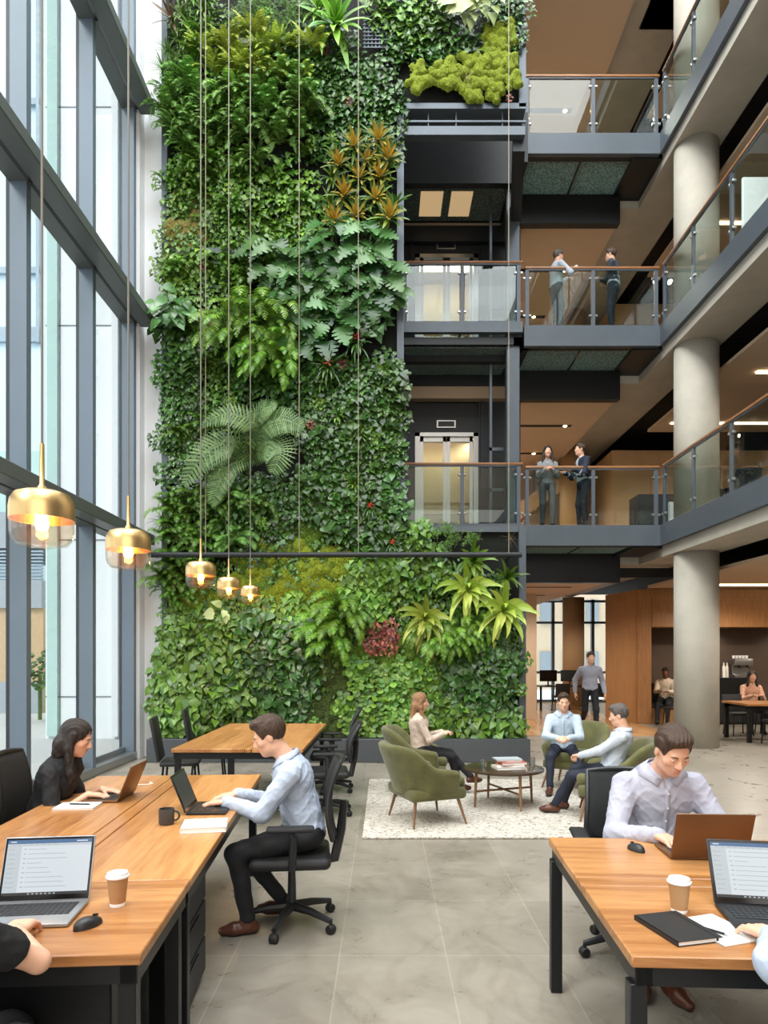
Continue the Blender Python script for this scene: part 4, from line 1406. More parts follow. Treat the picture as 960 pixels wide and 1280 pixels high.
def frond(lv, path, w, pairs=30):
    """one frond along a curved path of points, side leaflets in the plane facing out of the wall"""
    path = [Vector(p) for p in path]
    def at(t):
        f = t * (len(path) - 1)
        i = min(int(f), len(path) - 2)
        u = f - i
        p0, p1, p2, p3 = path[max(i - 1, 0)], path[i], path[i + 1], path[min(i + 2, len(path) - 1)]
        return 0.5 * ((2 * p1) + (p2 - p0) * u + (2 * p0 - 5 * p1 + 4 * p2 - p3) * u * u + (3 * p1 - p0 - 3 * p2 + p3) * u ** 3)
    for k in range(pairs):
        t = (k + .5) / pairs
        p = at(t)
        d = (at(min(1, t + .02)) - at(max(0, t - .02))).normalized()
        s = d.cross(Vector((0, -1, 0.25))).normalized()
        wl = w * (math.sin(PI * min(1, t * 0.82 + 0.16)) ** 0.8)
        st = (at(min(1, t + .5 / pairs)) - at(max(0, t - .5 / pairs))).length
        for sg in (-1, 1):
            pd = (s * sg + d * 0.45).normalized()
            hw_ = st * 0.40
            m_ = p + pd * wl * .55 + Vector((0, 0, -0.05 * wl))
            lv.addl([p - d * hw_ * .6, p + d * hw_ * .6, m_ + d * hw_, m_ - d * hw_, p + pd * wl + Vector((0, 0, -0.12 * wl))], [(0, 1, 2, 3), (3, 2, 4)], [t] * 5)
            n_ = 5
            for q in range(n_):                      # divided leaflets
                b0 = p + pd * wl * q / n_ + Vector((0, 0, -0.12 * wl * (q / n_) ** 2))
                ln = wl * 0.24 * (1 - q / n_ * 0.6)
                for s2 in (-1, 1):
                    e_ = (d * s2 * 0.9 + pd * 0.7).normalized()
                    lv.addl([b0 - pd * ln * .12, b0 + pd * ln * .22, b0 + e_ * ln], [(0, 1, 2)], [t] * 3)
            lv.addl([p, p + d * 0.006, p + pd * wl + Vector((0, 0, -0.12 * wl))], [(0, 1, 2)], [t] * 3)
    for k in range(20):
        a0, a1 = at(k / 20), at((k + 1) / 20)
        hw = Vector((0, 0, 0.008))
        lv.addl([a0 - hw, a0 + hw, a1 + hw, a1 - hw], [(0, 1, 2, 3)], [0] * 4)


k_ = 11.0 / 850
for pts, w_ in (([(318, 575, 0), (300, 562, .35), (268, 580, .5), (244, 618, .5)], .34), ([(318, 575, 0), (330, 548, .4), (300, 536, .6), (268, 548, .6)], .26),
                ([(318, 575, 0), (335, 548, .4), (362, 543, .6), (386, 553, .6)], .30), ([(318, 575, 0), (340, 565, .4), (358, 580, .6), (350, 606, .6)], .34),
                ([(318, 575, 0), (320, 540, .3), (340, 527, .5), (354, 528, .6)], .22), ([(318, 575, 0), (295, 590, .3), (282, 615, .4), (276, 640, .4)], .24)):
    frond(TF, [((a - 318) * k_, -y_, (575 - b) * k_) for a, b, y_ in pts], w_)
o = bpy.data.objects.new('fronds', TF.lmesh('fronds', 'lf_treefern'))
COL.objects.link(o)
o.parent = t
mat('chair_black', (26, 27, 29), 0.6, var=0.15, scale=20)
mat('chair_mesh', (30, 31, 33), 0.8, bump=0.6, bscale=400)
mat('chair_plastic', (34, 35, 37), 0.42)
mat('velvet', (104, 102, 54), 0.8, var=0.16, scale=5, sheen=0.25, rgb2=(72, 72, 34))
mat('paper', (236, 236, 234), 0.7)
mat('cup_card', (176, 134, 92), 0.6)
mat('cup_white', (238, 238, 236), 0.35)
mat('laptop_silver', (160, 162, 166), 0.35, 0.6)
mat('laptop_dark', (40, 41, 44), 0.4, 0.4)
mat('laptop_copper', (120, 88, 62), 0.35, 0.6)
mat('key_black', (30, 31, 34), 0.5)
mat('gloss_black', (14, 14, 15), 0.15)
mat('mug_grey', (62, 60, 60), 0.45)
mat('notebook_black', (30, 31, 33), 0.5, bump=0.2, bscale=300)
emis('scr_white', (222, 230, 236), 0.75)
emis('scr_blue', (62, 110, 160), 0.7)
emis('scr_grey', (178, 188, 196), 0.7)
emis('scr_dark', (22, 24, 28), 0.5)
emis('scr_side', (206, 216, 222), 0.7)
emis('scr_off', (52, 58, 62), 0.6)
mat('brass', (226, 190, 132), 0.34, 1.0, var=0.10, scale=3, stretch=(8, 8, .5))
emis('bulb', (255, 176, 84), 60.0)


# ------------------------------------------------------------------ pendants
def pendant(x, y, z, dia, label):
    """z = middle of the lamp"""
    t = thing('pendant_lamp', label, 'pendant lamp', (x, y, z), 0, None)
    r = dia / 2
    hh = dia * 0.92
    dome = [(0.02 * r / .15, hh * .50), (r * .60, hh * .49), (r * .84, hh * .44), (r * .96, hh * .33), (r, hh * .20), (r, -0.02 * hh), (r * .97, -0.02 * hh), (r * .97, hh * .2), (r * .8, hh * .42), (0.0, hh * .46)]
    s = MB().lathe(dome, (0, 0, 0), 40).build('shade', 'brass', t)
    gl = [(r * .985, -0.01 * hh), (r * .985, -hh * .22), (r * .93, -hh * .36), (r * .78, -hh * .46), (r * .5, -hh * .49), (r * .46, -hh * .47), (r * .74, -hh * .44), (r * .90, -hh * .34), (r * .955, -hh * .22), (r * .955, -0.01 * hh)]
    MB().lathe(gl, (0, 0, 0), 40).build('glass_bowl', 'glass_amber', t)
    b = MB().lathe([(0.0, -hh * .22), (r * .16, -hh * .19), (r * .22, -hh * .08), (r * .16, hh * .06), (r * .1, hh * .12)], (0, 0, 0), 20).build('bulb', 'bulb', t)
    MB().tube([(0, 0, hh * .12), (0, 0, hh * .46)], r * .13, 12).build('socket', 'brass', b)
    MB().lathe([(r * .16, hh * .48), (r * .16, hh * .56), (r * .08, hh * .62), (r * .07, hh * 1.35)], (0, 0, 0), 16).build('stem', 'brass', t)
    MB().tube([(0, 0, hh * 1.3), (0, 0, 16.4 - z)], 0.006 if y < 4 else 0.007, 6).build('cable', 'cable_grey', t)
    lt = bpy.data.lights.new('pendant_bulb', 'POINT')
    lt.energy = 9
    lt.color = (1, 0.68, 0.36)
    lt.shadow_soft_size = r * .25
    lo = bpy.data.objects.new('pendant_bulb', lt)
    COL.objects.link(lo)
    lo.parent = t
    lo.location = (0, 0, -hh * .3)
    return t


mat('cable_grey', (128, 122, 112), 0.5, 0.3)
for (px, py, w_, lab) in ((52.5, 649, 76, 'largest and nearest brass and glass pendant lamp, in front of the window'),
                          (160.5, 687, 54, 'second brass pendant lamp, hanging beside the white wall edge'),
                          (251, 719, 37, 'third pendant lamp, first one in front of the planted wall'),
                          (286, 735, 29.5, 'fourth pendant lamp, between the third and the smallest'),
                          (313, 743.5, 25.5, 'smallest and farthest pendant lamp')):
    Y = 850 * 0.30 / w_
    p = P(px, py, Y)
    pendant(p.x, p.y, p.z, 0.30, lab)


# ------------------------------------------------------------------ desks


def bench(label, loc, rz, W_, D_, gx=None, gy=None, seams=(), legs=(), wmat='wood_desk', inset=0.03, frame_x=(0, 1)):
    t = thing('bench_desk', label, 'desk', (loc[0], loc[1], 0), rz)
    z1, z0 = 0.76, 0.722
    gap = 0.006
    xs, ysn = [0.0, W_], [0.0, D_]
    if gx: xs = [0.0, gx[0], gx[1], W_]
    if gy: ysn = [0.0, gy[0], gy[1], D_]
    if seams: ysn = [0.0] + list(seams) + [D_]
    for i in range(len(xs) - 1):
        for j in range(len(ysn) - 1):
            MB().rbox((xs[i] + (gap if i else 0), ysn[j] + (gap if j else 0), z0), (xs[i + 1] - (0 if i == len(xs) - 2 else 0), ysn[j + 1], z1), 0.004, 1).build('desk_top', wmat, t)
    MB().box((0.05, 0.05, z0 - 0.012), (W_ - 0.05, D_ - 0.05, z0 - 0.001)).build('under_panel', 'black_steel', t, False)
    f = MB()
    b = 0.055
    for x in (0.015, W_ - 0.015 - b): f.box((x, 0.02, z0 - 0.065), (x + b, D_ - 0.02, z0 - 0.002))
    for y in (0.02, D_ - 0.02 - b): f.box((0.02, y, z0 - 0.065), (W_ - 0.02, y + b, z0 - 0.002))
    f.build('frame', 'black_steel', t, False)
    for (x, y) in legs:
        MB().rbox((x, y, 0.0), (x + b, y + b, z0 - 0.06), 0.003, 1).build('leg', 'black_steel', t)
    return t


# left long desk, its end unit, and the rear table
aL = math.atan2(-.196, 3.16)
nl = G(176, 1192, .76)
desk_dir = Vector((math.sin(aL), math.cos(aL), 0))
desk_x = Vector((math.cos(aL), -math.sin(aL), 0))
DW = 1.24
org = nl - desk_x * DW
LD = bench('long oak-topped bench desk on the left where the woman and man face each other', (org + desk_dir * 0.705)[:2], -aL, DW, 2.47, gx=(DW / 2 - 0.045, DW / 2 + 0.045),
      legs=((0.02, 0.05), (DW - .08, 0.05), (0.02, 2.36), (DW - .08, 2.36)), wmat='wood_desk_cross')
LE = bench('oak-topped end desk across the near end of the left bench, with the coffee cup', org[:2], -aL, DW, 0.70, legs=((0.02, 0.03), (DW - .08, 0.03), (0.02, .6), (DW - .08, .6)), wmat='wood_desk')
pc = org + desk_dir * 0.85 + desk_x * (DW - 0.52)
t = thing('pedestal_cabinet', 'black metal drawer cabinet under the left bench desk', 'drawer cabinet', (pc.x, pc.y, 0), -aL)
MB().rbox((0, 0, 0.03), (0.42, 0.60, 0.62), 0.006, 1).box((0.03, 0.03, 0), (0.39, 0.57, 0.03)).build('body', 'black_steel', t)
for i in range(3):
    d = MB().rbox((0.42, 0.01, 0.05 + i * .19), (0.436, 0.59, 0.225 + i * .19), 0.004, 1).build('drawer', 'dark_steel', t)
    MB().box((0.436, 0.2, 0.20 + i * .19), (0.444, 0.4, 0.212 + i * .19)).build('handle', 'black_steel', d, False)
pc2 = org + desk_dir * 0.10 + desk_x * (DW - 0.40)
t = thing('modesty_panel', 'black panel standing under the near end desk', 'panel', (pc2.x, pc2.y, 0), -aL)
MB().rbox((-.15, 0.05, 0.08), (0.26, 0.50, 0.62), 0.006, 1).box((-.1, 0.1, 0.0), (.2, .45, .08)).build('body', 'black_steel', t)

rt = bench('oak-topped table standing by the planted wall behind the left bench', (-2.10, 6.71), -0.01, 1.30, 2.45, gx=(.72, .79), legs=((0.02, 0.03), (1.22, 0.03), (0.02, 2.35), (1.22, 2.35), (.55, .03)), wmat='wood_desk_cross')
# right desk
aR = math.atan2(.07, 1.36)
nr = G(790, 1195, .76)
RD = bench('oak-topped bench desk with black steel frame on the right', nr[:2], -aR, 2.3, 1.37, gy=(.645, .745), legs=((0.0, 0.02), (0.0, 1.29), (2.2, 0.02), (2.2, 1.29)), wmat='wood_desk')


# ------------------------------------------------------------------ office chair
def office_chair(label, loc, rz, sh=0.46, bh=1.0, arms=True, group=None, rec=0.10):
    """faces local +y"""
    t = thing('office_chair', label, 'office chair', (loc[0], loc[1], 0), rz, group)
    MB().rbox((-.25, -.24, sh - .07), (.25, .25, sh), 0.035, 3).build('seat', 'chair_black', t)
    bf = MB()
    # back: curved frame with mesh
    N_ = 9
    ol, orr = [], []
    for i in range(N_ + 1):
        u = i / N_
        z = sh + 0.10 + u * (bh - sh - 0.10)
        y = -.25 + 0.05 * math.sin(u * PI) - rec * u
        w = 0.235 - 0.03 * u + (-.05 * (1 - min(1, u * 5)))
        ol.append((-w, y, z)); orr.append((w, y, z))
    top = [(ol[-1][0] * (1 - k / 6) + orr[-1][0] * k / 6, ol[-1][1] - 0.03 * math.sin(PI * k / 6), ol[-1][2] + 0.015 * math.sin(PI * k / 6)) for k in range(7)]
    bf.tube(ol[:-1] + top + orr[::-1][1:] + [ol[0]], 0.016, 8)
    bf.build('back_frame', 'chair_plastic', t)
    ms = MB()
    vs, fs = [], []
    for i in range(N_ + 1):
        for k in range(7):
            u = k / 6
            x = ol[i][0] * (1 - u) + orr[i][0] * u
            vs.append((x, ol[i][1] - 0.035 * math.sin(PI * u), ol[i][2]))
    for i in range(N_):
        for k in range(6):
            a = i * 7 + k
            fs.append((a, a + 1, a + 8, a + 7))
    ms.add(vs, fs)
    mo = ms.build('backrest', 'chair_mesh', t, True)
    sm = mo.modifiers.new('thick', 'SOLIDIFY'); sm.thickness = 0.012
    MB().tube([(0, -.1, sh - .09), (0, -.27, sh - .06), (0, -.31, sh + .12), (0, -.33, sh + .3)], [.03, .035, .03, .022], 8).build('back_support', 'chair_plastic', t)
    if arms:
        for s in (-1, 1):
            a = MB().tube([(s * .2, 0, sh - .06), (s * .30, -.01, sh - .03), (s * .31, -.02, sh + .15), (s * .30, 0.0, sh + .19)], [.022, .024, .022, .02], 8)
            o = a.build('armrest', 'chair_plastic', t)
            MB().rbox((s * .30 - .045, -.14, sh + .185), (s * .30 + .045, .14, sh + .215), .014, 2).build('arm_pad', 'chair_black', o)
    MB().lathe([(.055, sh - .12), (.055, sh - .07)], (0, 0, 0), 16).build('mechanism', 'chair_plastic', t)
    MB().tube([(0, 0, .10), (0, 0, sh - .1)], [.03, .022], 12).build('gas_column', 'chair_plastic', t)
    for i in range(5):
        a = 2 * PI * i / 5 + .3
        c_, s_ = math.cos(a), math.sin(a)
        g = MB().tube([(0, 0, .115), (c_ * .15, s_ * .15, .105), (c_ * .30, s_ * .30, .075)], [.032, .024, .017], 8).build('base_arm', 'chair_plastic', t)
        MB().lathe([(.0, -.024), (.024, -.024), (.028, -.018), (.028, .018), (.024, .024), (.0, .024)], (0, 0, 0), 14,
                   mtx=Matrix.Translation((c_ * .30, s_ * .30, .028)) @ Matrix.Rotation(a, 4, 'Z') @ Matrix.Rotation(PI / 2, 4, 'X')).tube([(c_ * .30, s_ * .30, .05), (c_ * .3, s_ * .3, .075)], .01, 6).build('caster', 'rubber', g)
    return t


CH_M = office_chair('black mesh office chair of the man in the light blue shirt at the left bench', (-.58, 4.28), R(96), sh=.47, bh=1.03, rec=.04)
CH_W = office_chair('black office chair of the woman in the black blouse', (-2.14, 4.34), R(-84), sh=.47, bh=1.06, arms=True, rec=.0)
CH_R = office_chair('black office chair of the man behind the right desk', (1.42, 3.86), R(172), sh=.46, bh=.97)
CH_B = office_chair('black armrest office chair at the bottom left corner', (-1.34, 1.86), R(-12), sh=.44, bh=.9)
CH_Q = office_chair('black office chair at the bottom right corner', (1.50, 1.62), R(8), sh=.44, bh=.9)
office_chair('black mesh chair at the right side of the rear table, nearer one', (-.62, 7.25), R(96), sh=.47, bh=.95)
office_chair('black mesh chair at the right side of the rear table, farther one', (-.66, 8.45), R(92), sh=.47, bh=1.0)


def plain_chair(label, loc, rz, bh=.9):
    t = thing('meeting_chair', label, 'chair', (loc[0], loc[1], 0), rz)
    MB().rbox((-.22, -.21, .42), (.22, .22, .47), .02, 2).build('seat', 'chair_black', t)
    MB().rbox((-.21, -.03, 0), (.21, .01, bh - .48), .015, 2, mtx=Matrix.Translation((0, -.21, .48)) @ Matrix.Rotation(R(10), 4, 'X')).build('backrest', 'chair_black', t)
    for x in (-.2, .2):
        for y in (-.19, .19):
            MB().tube([(x * .9, y * .9, .42), (x * 1.05, y * 1.1, 0.0)], .013, 8).build('leg', 'black_steel', t)
    return t


plain_chair('black chair at the left side of the rear table, nearer one', (-2.36, 7.9), R(-80), .98)
plain_chair('black chair at the left side of the rear table, farther one', (-2.32, 9.0), R(-80), .98)


# ------------------------------------------------------------------ laptops
def laptop(label, loc, rz, open_deg, shell='laptop_silver', screen='on', z=.76, w_=.33, d_=.23, extra=None):
    """keyboard faces the user at local -y; hinge along +y side"""
    t = thing('laptop', label, 'laptop', (loc[0], loc[1], z), rz)
    MB().rbox((-w_ / 2, -d_, 0.002), (w_ / 2, 0, 0.016), .005, 2).build('base', shell, t)
    kb = MB()
    kw = (w_ - .05) / 14
    for r_ in range(5):
        for c_ in range(14):
            if r_ == 0 and 3 < c_ < 9: continue
            kb.box((-w_ / 2 + .025 + c_ * kw + .0015, -d_ + .085 + r_ * .024 + .0015, .016), (-w_ / 2 + .025 + (c_ + 1) * kw - .0015, -d_ + .085 + (r_ + 1) * .024 - .0015, .0178))
    kb.box((-w_ / 2 + .025 + 4 * kw, -d_ + .0865, .016), (-w_ / 2 + .025 + 9 * kw, -d_ + .1075, .0178))
    kb.build('keyboard', 'key_black', t, False)
    MB().box((-.05, -d_ + .012, .016), (.05, -d_ + .072, .0166)).build('trackpad', shell, t, False)
    M_ = Matrix.Translation((0, 0, .014)) @ Matrix.Rotation(R(90 - open_deg), 4, 'X')
    # lid stands along local +z of M_, front (screen) toward -y
    ld = MB().rbox((-w_ / 2, -.002, 0), (w_ / 2, .006, d_), .004, 2, mtx=M_).build('lid', shell, t)
    MB().box((-w_ / 2 + .004, -.0032, .004), (w_ / 2 - .004, -.0022, d_ - .004), mtx=M_).build('bezel', 'gloss_black', ld, False)
    s = MB()
    sx0, sx1, sz0, sz1 = -w_ / 2 + .012, w_ / 2 - .012, .022, d_ - .012
    W2, H2 = sx1 - sx0, sz1 - sz0

    def q(u0, v0, u1, v1, mi, dy):
        s.add([M_ @ Vector((sx0 + u * W2, -.0034 - dy, sz0 + v * H2)) for u, v in ((u0, v0), (u1, v0), (u1, v1), (u0, v1))], [(0, 1, 2, 3)], mi)
    if screen == 'on':
        q(0, 0, 1, 1, 0, 0)
        q(0, .93, 1, 1, 1, .0002)
        q(0, .885, 1, .93, 3, .0002)
        q(0, .05, .17, .885, 3, .0002)
        q(0, 0, 1, .05, 4, .0002)
        r = random.Random(len(label))
        for i in range(9):
            v = .82 - i * .085
            q(.02, v, .02 + r.uniform(.06, .11), v + .012, 2, .0004)
            q(.2, v, .2 + r.uniform(.02, .04), v + .018, 2, .0004)
            q(.25, v + .002, .25 + r.uniform(.12, .5), v + .012, 2, .0004)
        for i in range(7): q(.3 + i * .05, .012, .325 + i * .05, .035, 2, .0004)
        for i in range(8): q(.05 + i * .07, .90, .09 + i * .07, .91, 2, .0004)
        q(.03, .955, .1, .975, 0, .0004)
        q(.82, .955, .95, .975, 0, .0004)
    else:
        q(0, 0, 1, 1, 5, 0)
        for i in range(7): q(.2, .75 - i * .08, .2 + .3 + .05 * (i % 3), .758 - i * .08, 4, .0002)
    s.build('screen', ['scr_white', 'scr_blue', 'scr_grey', 'scr_side', 'scr_dark', 'scr_off'], ld, False)
    return t


h1 = (G(5, 1127, .77) + G(104, 1128, .77)) / 2
laptop('silver laptop with a lit document screen on the near left end desk', (h1.x, h1.y), -aL + R(3), 110, z=.76, w_=.33, d_=.235)
laptop('dark laptop in front of the man in the light blue shirt', (-1.16, 4.10), R(93), 112, shell='laptop_dark', screen='dim', z=.76, w_=.31)
laptop('brown-lidded laptop the woman in the black blouse is typing on', (-1.68, 4.43), R(-89), 112, shell='laptop_copper', screen='dim', z=.76, w_=.31)
laptop('brown-lidded laptop in front of the man at the right desk', (1.476, 3.09), R(176), 110, shell='laptop_copper', screen='dim', z=.76, w_=.34)
h2 = G(945, 1134, .77)
laptop('laptop with a lit document screen at the right edge of the desk', (1.395, 2.50), R(-9), 116, z=.76, w_=.34, d_=.235, shell='laptop_dark')


# ------------------------------------------------------------------ small desk things
def coffee_cup(label, p, h=.115):
    t = thing('coffee_cup', label, 'cup', (p.x, p.y, .761))
    MB().lathe([(.0, 0), (.027, 0), (.038, h * .86), (.0, h * .86)], n=28).build('cup', 'cup_card', t)
    MB().lathe([(.040, h * .84), (.0425, h * .86), (.0425, h * .90), (.038, h * .92), (.037, h * .99), (.030, h * .99), (.029, h * .965), (.0, h * .965)], n=28).build('lid', 'cup_white', t)
    MB().lathe([(.0, 0.0), (.0275, 0), (.0285, .012), (.028, .014)], n=28).build('base_band', 'cup_white', t)
    return t


coffee_cup('takeaway coffee cup with white lid on the near left end desk', G(147, 1132, .76), .125)
coffee_cup('takeaway coffee cup with white lid on the right desk', G(849, 1140, .76), .125)


def mouse(label, p, rz):
    t = thing('computer_mouse', label, 'computer mouse', (p.x, p.y, .761), rz)
    vs, fs = [], []
    nu, nv = 18, 8
    for j in range(nv + 1):
        for i in range(nu):
            a = 2 * PI * i / nu
            b = PI / 2 * j / nv
            x, y, z = math.cos(a) * math.cos(b), math.sin(a) * math.cos(b), math.sin(b)
            vs.append((x * .031 * (1 - .12 * y * y), y * .055, max(0, z) ** .8 * .034 * (1 - .18 * y)))
    for j in range(nv):
        for i in range(nu):
            a, b2 = j * nu + i, j * nu + (i + 1) % nu
            fs.append((a, b2, b2 + nu, a + nu))
    MB().add(vs, fs).build('body', 'chair_plastic', t, True)
    MB().tube([(0, .02, .033), (0, .038, .0285)], .004, 8).build('scroll_wheel', 'rubber', t)
    return t


mouse('black computer mouse beside the silver laptop on the left', G(110, 1158, .76), R(-32))
mouse('black computer mouse near the back edge of the right desk', G(795, 1063, .76), R(18))
pm = G(206, 1032, .76)
t = thing('coffee_mug', 'dark grey mug on the left bench between the laptops', 'mug', (pm.x, pm.y + .03, .761), R(10))
MB().lathe([(.0, 0), (.038, 0), (.042, .01), (.042, .085), (.038, .085), (.037, .012), (.0, .012)], n=28).build('body', 'mug_grey', t)
MB().tube([(.038 + .0, 0, .07)] + [(.040 + .028 * math.sin(PI * k / 8), 0, .045 + .026 * math.cos(PI * k / 8)) for k in range(9)], .006, 8).build('handle', 'mug_grey', t)


def flatbook(name, label, p, rz, w_, d_, h_, m_cover, z=.761, m_pages='paper', cat='book', extra=None, rot2=0):
    t = thing(name, label, cat, (p.x, p.y, z), rz)
    MB().box((-w_ / 2 + .003, -d_ / 2 + .003, .002), (w_ / 2 - .003, d_ / 2 - .003, h_ - .002)).build('pages', m_pages, t, False)
    MB().box((-w_ / 2, -d_ / 2, 0), (w_ / 2, d_ / 2, .002)).box((-w_ / 2, -d_ / 2, h_ - .002), (w_ / 2, d_ / 2, h_)).box((-w_ / 2, -d_ / 2, 0), (-w_ / 2 + .003, d_ / 2, h_)).build('cover', m_cover, t, False)
    return t


mat('book_grey', (176, 186, 192), 0.4)
mat('book_orange', (196, 92, 62), 0.5)
mat('book_cream', (226, 220, 206), 0.5)
mat('book_red', (160, 70, 54), 0.5)
flatbook('notepad', 'thick white paper pad near the edge of the left bench', G(255, 1036, .76) + Vector((0, .01, 0)), R(10), .235, .20, .028, 'paper', cat='notepad')
flatbook('notepad', 'white notebook with a pen lying in front of the woman', G(97, 1009, .76), R(4), .24, .17, .012, 'paper', cat='notebook')
bk = flatbook('notebook', 'black closed notebook on the right desk beside the white sheet', G(846, 1163, .76), R(14), .17, .235, .016, 'notebook_black', cat='notebook')
MB().box((.062, -.1175, -.0), (.068, .1175, .0168)).build('elastic_band', 'rubber', bk, False)
pp = G(897, 1163, .76)
flatbook('paper_sheets', 'white sheet of paper with a pen on it on the right desk', pp, R(18), .17, .23, .004, 'paper', cat='paper')


def pen(label, p, rz, z):
    t = thing('pen', label, 'pen', (p.x, p.y, z), rz)
    MB().tube([(-.07, 0, .005), (.055, 0, .005)], .0045, 8).build('barrel', 'gloss_black', t)
    MB().tube([(.055, 0, .005), (.07, 0, .004)], [.0042, .001], 8).build('tip', 'brushed', t)
    MB().box((-.068, -.0015, .009), (-.035, .0015, .011)).build('clip', 'brushed', t, False)


pen('black pen on the white sheet on the right desk', G(885, 1163, .765), R(-48), .765)
pen('dark pen on the white notebook in front of the woman', G(101, 1006, .773), R(-4), .773)
c0 = G(176, 982, .76)
tag(MB().tube([(c0.x - .02, c0.y, .766), (c0.x + .04, c0.y + .01, .766), (c0.x + .07, c0.y + .04, .766), (c0.x + .03, c0.y + .10, .766)], .004, 6).build('charging_cable', 'paper', None), 'thin pale charging cable behind the brown-lidded laptop of the woman', 'cable')

# ------------------------------------------------------------------ lounge
def rug():
    m, n, l, b = newmat('rug_wool')
    tc = n.new('ShaderNodeTexCoord')
    v = n.new('ShaderNodeTexVoronoi')
    v.inputs['Scale'].default_value = 42
    l.new(tc.outputs['Object'], v.inputs['Vector'])
    r = n.new('ShaderNodeValToRGB')
    e = r.color_ramp.elements
    e[0].position, e[0].color = 0.07, srgb(150, 142, 132)
    e[1].position, e[1].color = 0.16, srgb(176, 168, 156)
    e.new(0.6).color = srgb(204, 197, 186)
    sp = n.new('ShaderNodeSeparateXYZ')
    l.new(v.outputs['Color'], sp.inputs[0])
    l.new(sp.outputs['X'], r.inputs[0])
    l.new(r.outputs[0], b.inputs['Base Color'])
    b.inputs['Roughness'].default_value = 0.95
    bp = n.new('ShaderNodeBump')
    bp.inputs['Strength'].default_value = 0.9
    bp.inputs['Distance'].default_value = 0.012
    bp.invert = True
    l.new(v.outputs['Distance'], bp.inputs['Height'])
    l.new(bp.outputs[0], b.inputs['Normal'])
    tag(MB().rbox((-.20, 6.22, 0.001), (2.75, 9.1, 0.024), .01, 2).build('area_rug', 'rug_wool', None), 'thick speckled cream wool rug under the lounge chairs', 'rug')


rug()
RZ_ = 0.025


def armchair(label, loc, rz, sc_=1.0):
    """velvet tub chair, opens toward local +y"""
    t = thing('armchair', label, 'armchair', (loc[0], loc[1], RZ_), rz)
    t.scale = (sc_,) * 3
    mb = MB()
    NA, out = 33, []
    vs = []

    def plan(u, off):
        # u -1..1 around from left arm front, round the back, to right arm front
        a = u * R(128)
        hx, hy = .335 + off, .315 + off
        x = math.sin(a) * hx
        y = -math.cos(a) * hy
        if abs(u) > .62:
            k = (abs(u) - .62) / .38
            x = math.copysign(.335 + off - .01 * k, x)
            y = -math.cos(.62 * R(128)) * hy + k * .30
        return x, y
    NP = 8
    for i in range(NA):
        u = i / (NA - 1) * 2 - 1
        au = abs(u)
        hback = .80
        harm = .56
        s = 1 / (1 + math.exp((au - .50) * 16))
        top = harm + (hback - harm) * s - .03 * max(0, au - .8) / .2
        th = .045
        rec = .10 * s
        prof = []
        for (f, o, z) in ((0, -.02, .30), (0, .0, .33), (0, .035, .48), (0, .055 + rec, top - .05), (0, .035 + rec, top - .005), (0, -.005 + rec, top), (0, -.035 + rec, top - .03), (0, -.06, .47), (0, -.07, .40)):
            zz = .30 + (z - .30)
            x, y = plan(u, o)
            prof.append((x, y, zz))
        vs += prof
    n9 = 9
    fs = []
    for i in range(NA - 1):
        for k in range(n9 - 1):
            a = i * n9 + k
            fs.append((a, a + n9, a + n9 + 1, a + 1))
    fs.append(tuple(range(n9)))
    fs.append(tuple(range((NA - 1) * n9, NA * n9))[::-1])
    mb.add(vs, fs)
    o = mb.build('shell', 'velvet', t, True)
    ss = o.modifiers.new('sub', 'SUBSURF'); ss.levels = 1; ss.render_levels = 1
    MB().rbox((-.315, -.27, .245), (.315, .33, .36), .04, 3).build('seat_base', 'velvet', t)
    MB().rbox((-.265, -.24, .34), (.265, .345, .455), .045, 3).build('seat_cushion', 'velvet', t)
    for x, y in ((-.24, -.2), (.24, -.2), (-.25, .25), (.25, .25)):
        MB().tube([(x, y, .26), (x * 1.28, y * 1.25, 0)], [.018, .010], 10).build('leg', 'wood_leg', t)
    return t


armchair('olive green velvet armchair seen from behind, nearest to the left desk', (.40, 6.86), R(-68))
armchair('olive green velvet armchair of the blonde woman', (.42, 8.25), R(-95))
armchair('olive green velvet armchair of the man facing the viewer in the lounge', (2.42, 8.60), R(146))
armchair('olive green velvet armchair of the man seen from behind on the right of the rug', (2.34, 6.99), R(74))

# coffee table
t = thing('coffee_table', 'round dark-topped coffee table with wooden legs in the middle of the rug', 'coffee table', (1.33, 7.55, RZ_))
MB().lathe([(.0, .385), (.42, .385), (.44, .39), (.44, .408), (.43, .412), (.0, .412)], n=56).build('table_top', 'wood_dark', t)
for k in range(4):
    a = R(45 * 0 + 90 * k + 20)
    MB().tube([(math.cos(a) * .36, math.sin(a) * .36, 0), (math.cos(a) * .34, math.sin(a) * .34, .388)], [.012, .018], 10).build('leg', 'wood_leg', t)
MB().tube([(math.cos(R(20)) * .35, math.sin(R(20)) * .35, .17), (-math.cos(R(20)) * .35, -math.sin(R(20)) * .35, .17)], .012, 8).build('stretcher', 'wood_leg', t)
MB().tube([(math.cos(R(110)) * .35, math.sin(R(110)) * .35, .17), (-math.cos(R(110)) * .35, -math.sin(R(110)) * .35, .17)], .012, 8).build('stretcher', 'wood_leg', t)
zt = RZ_ + .4125
bp_ = P(637, 965, 7.42)
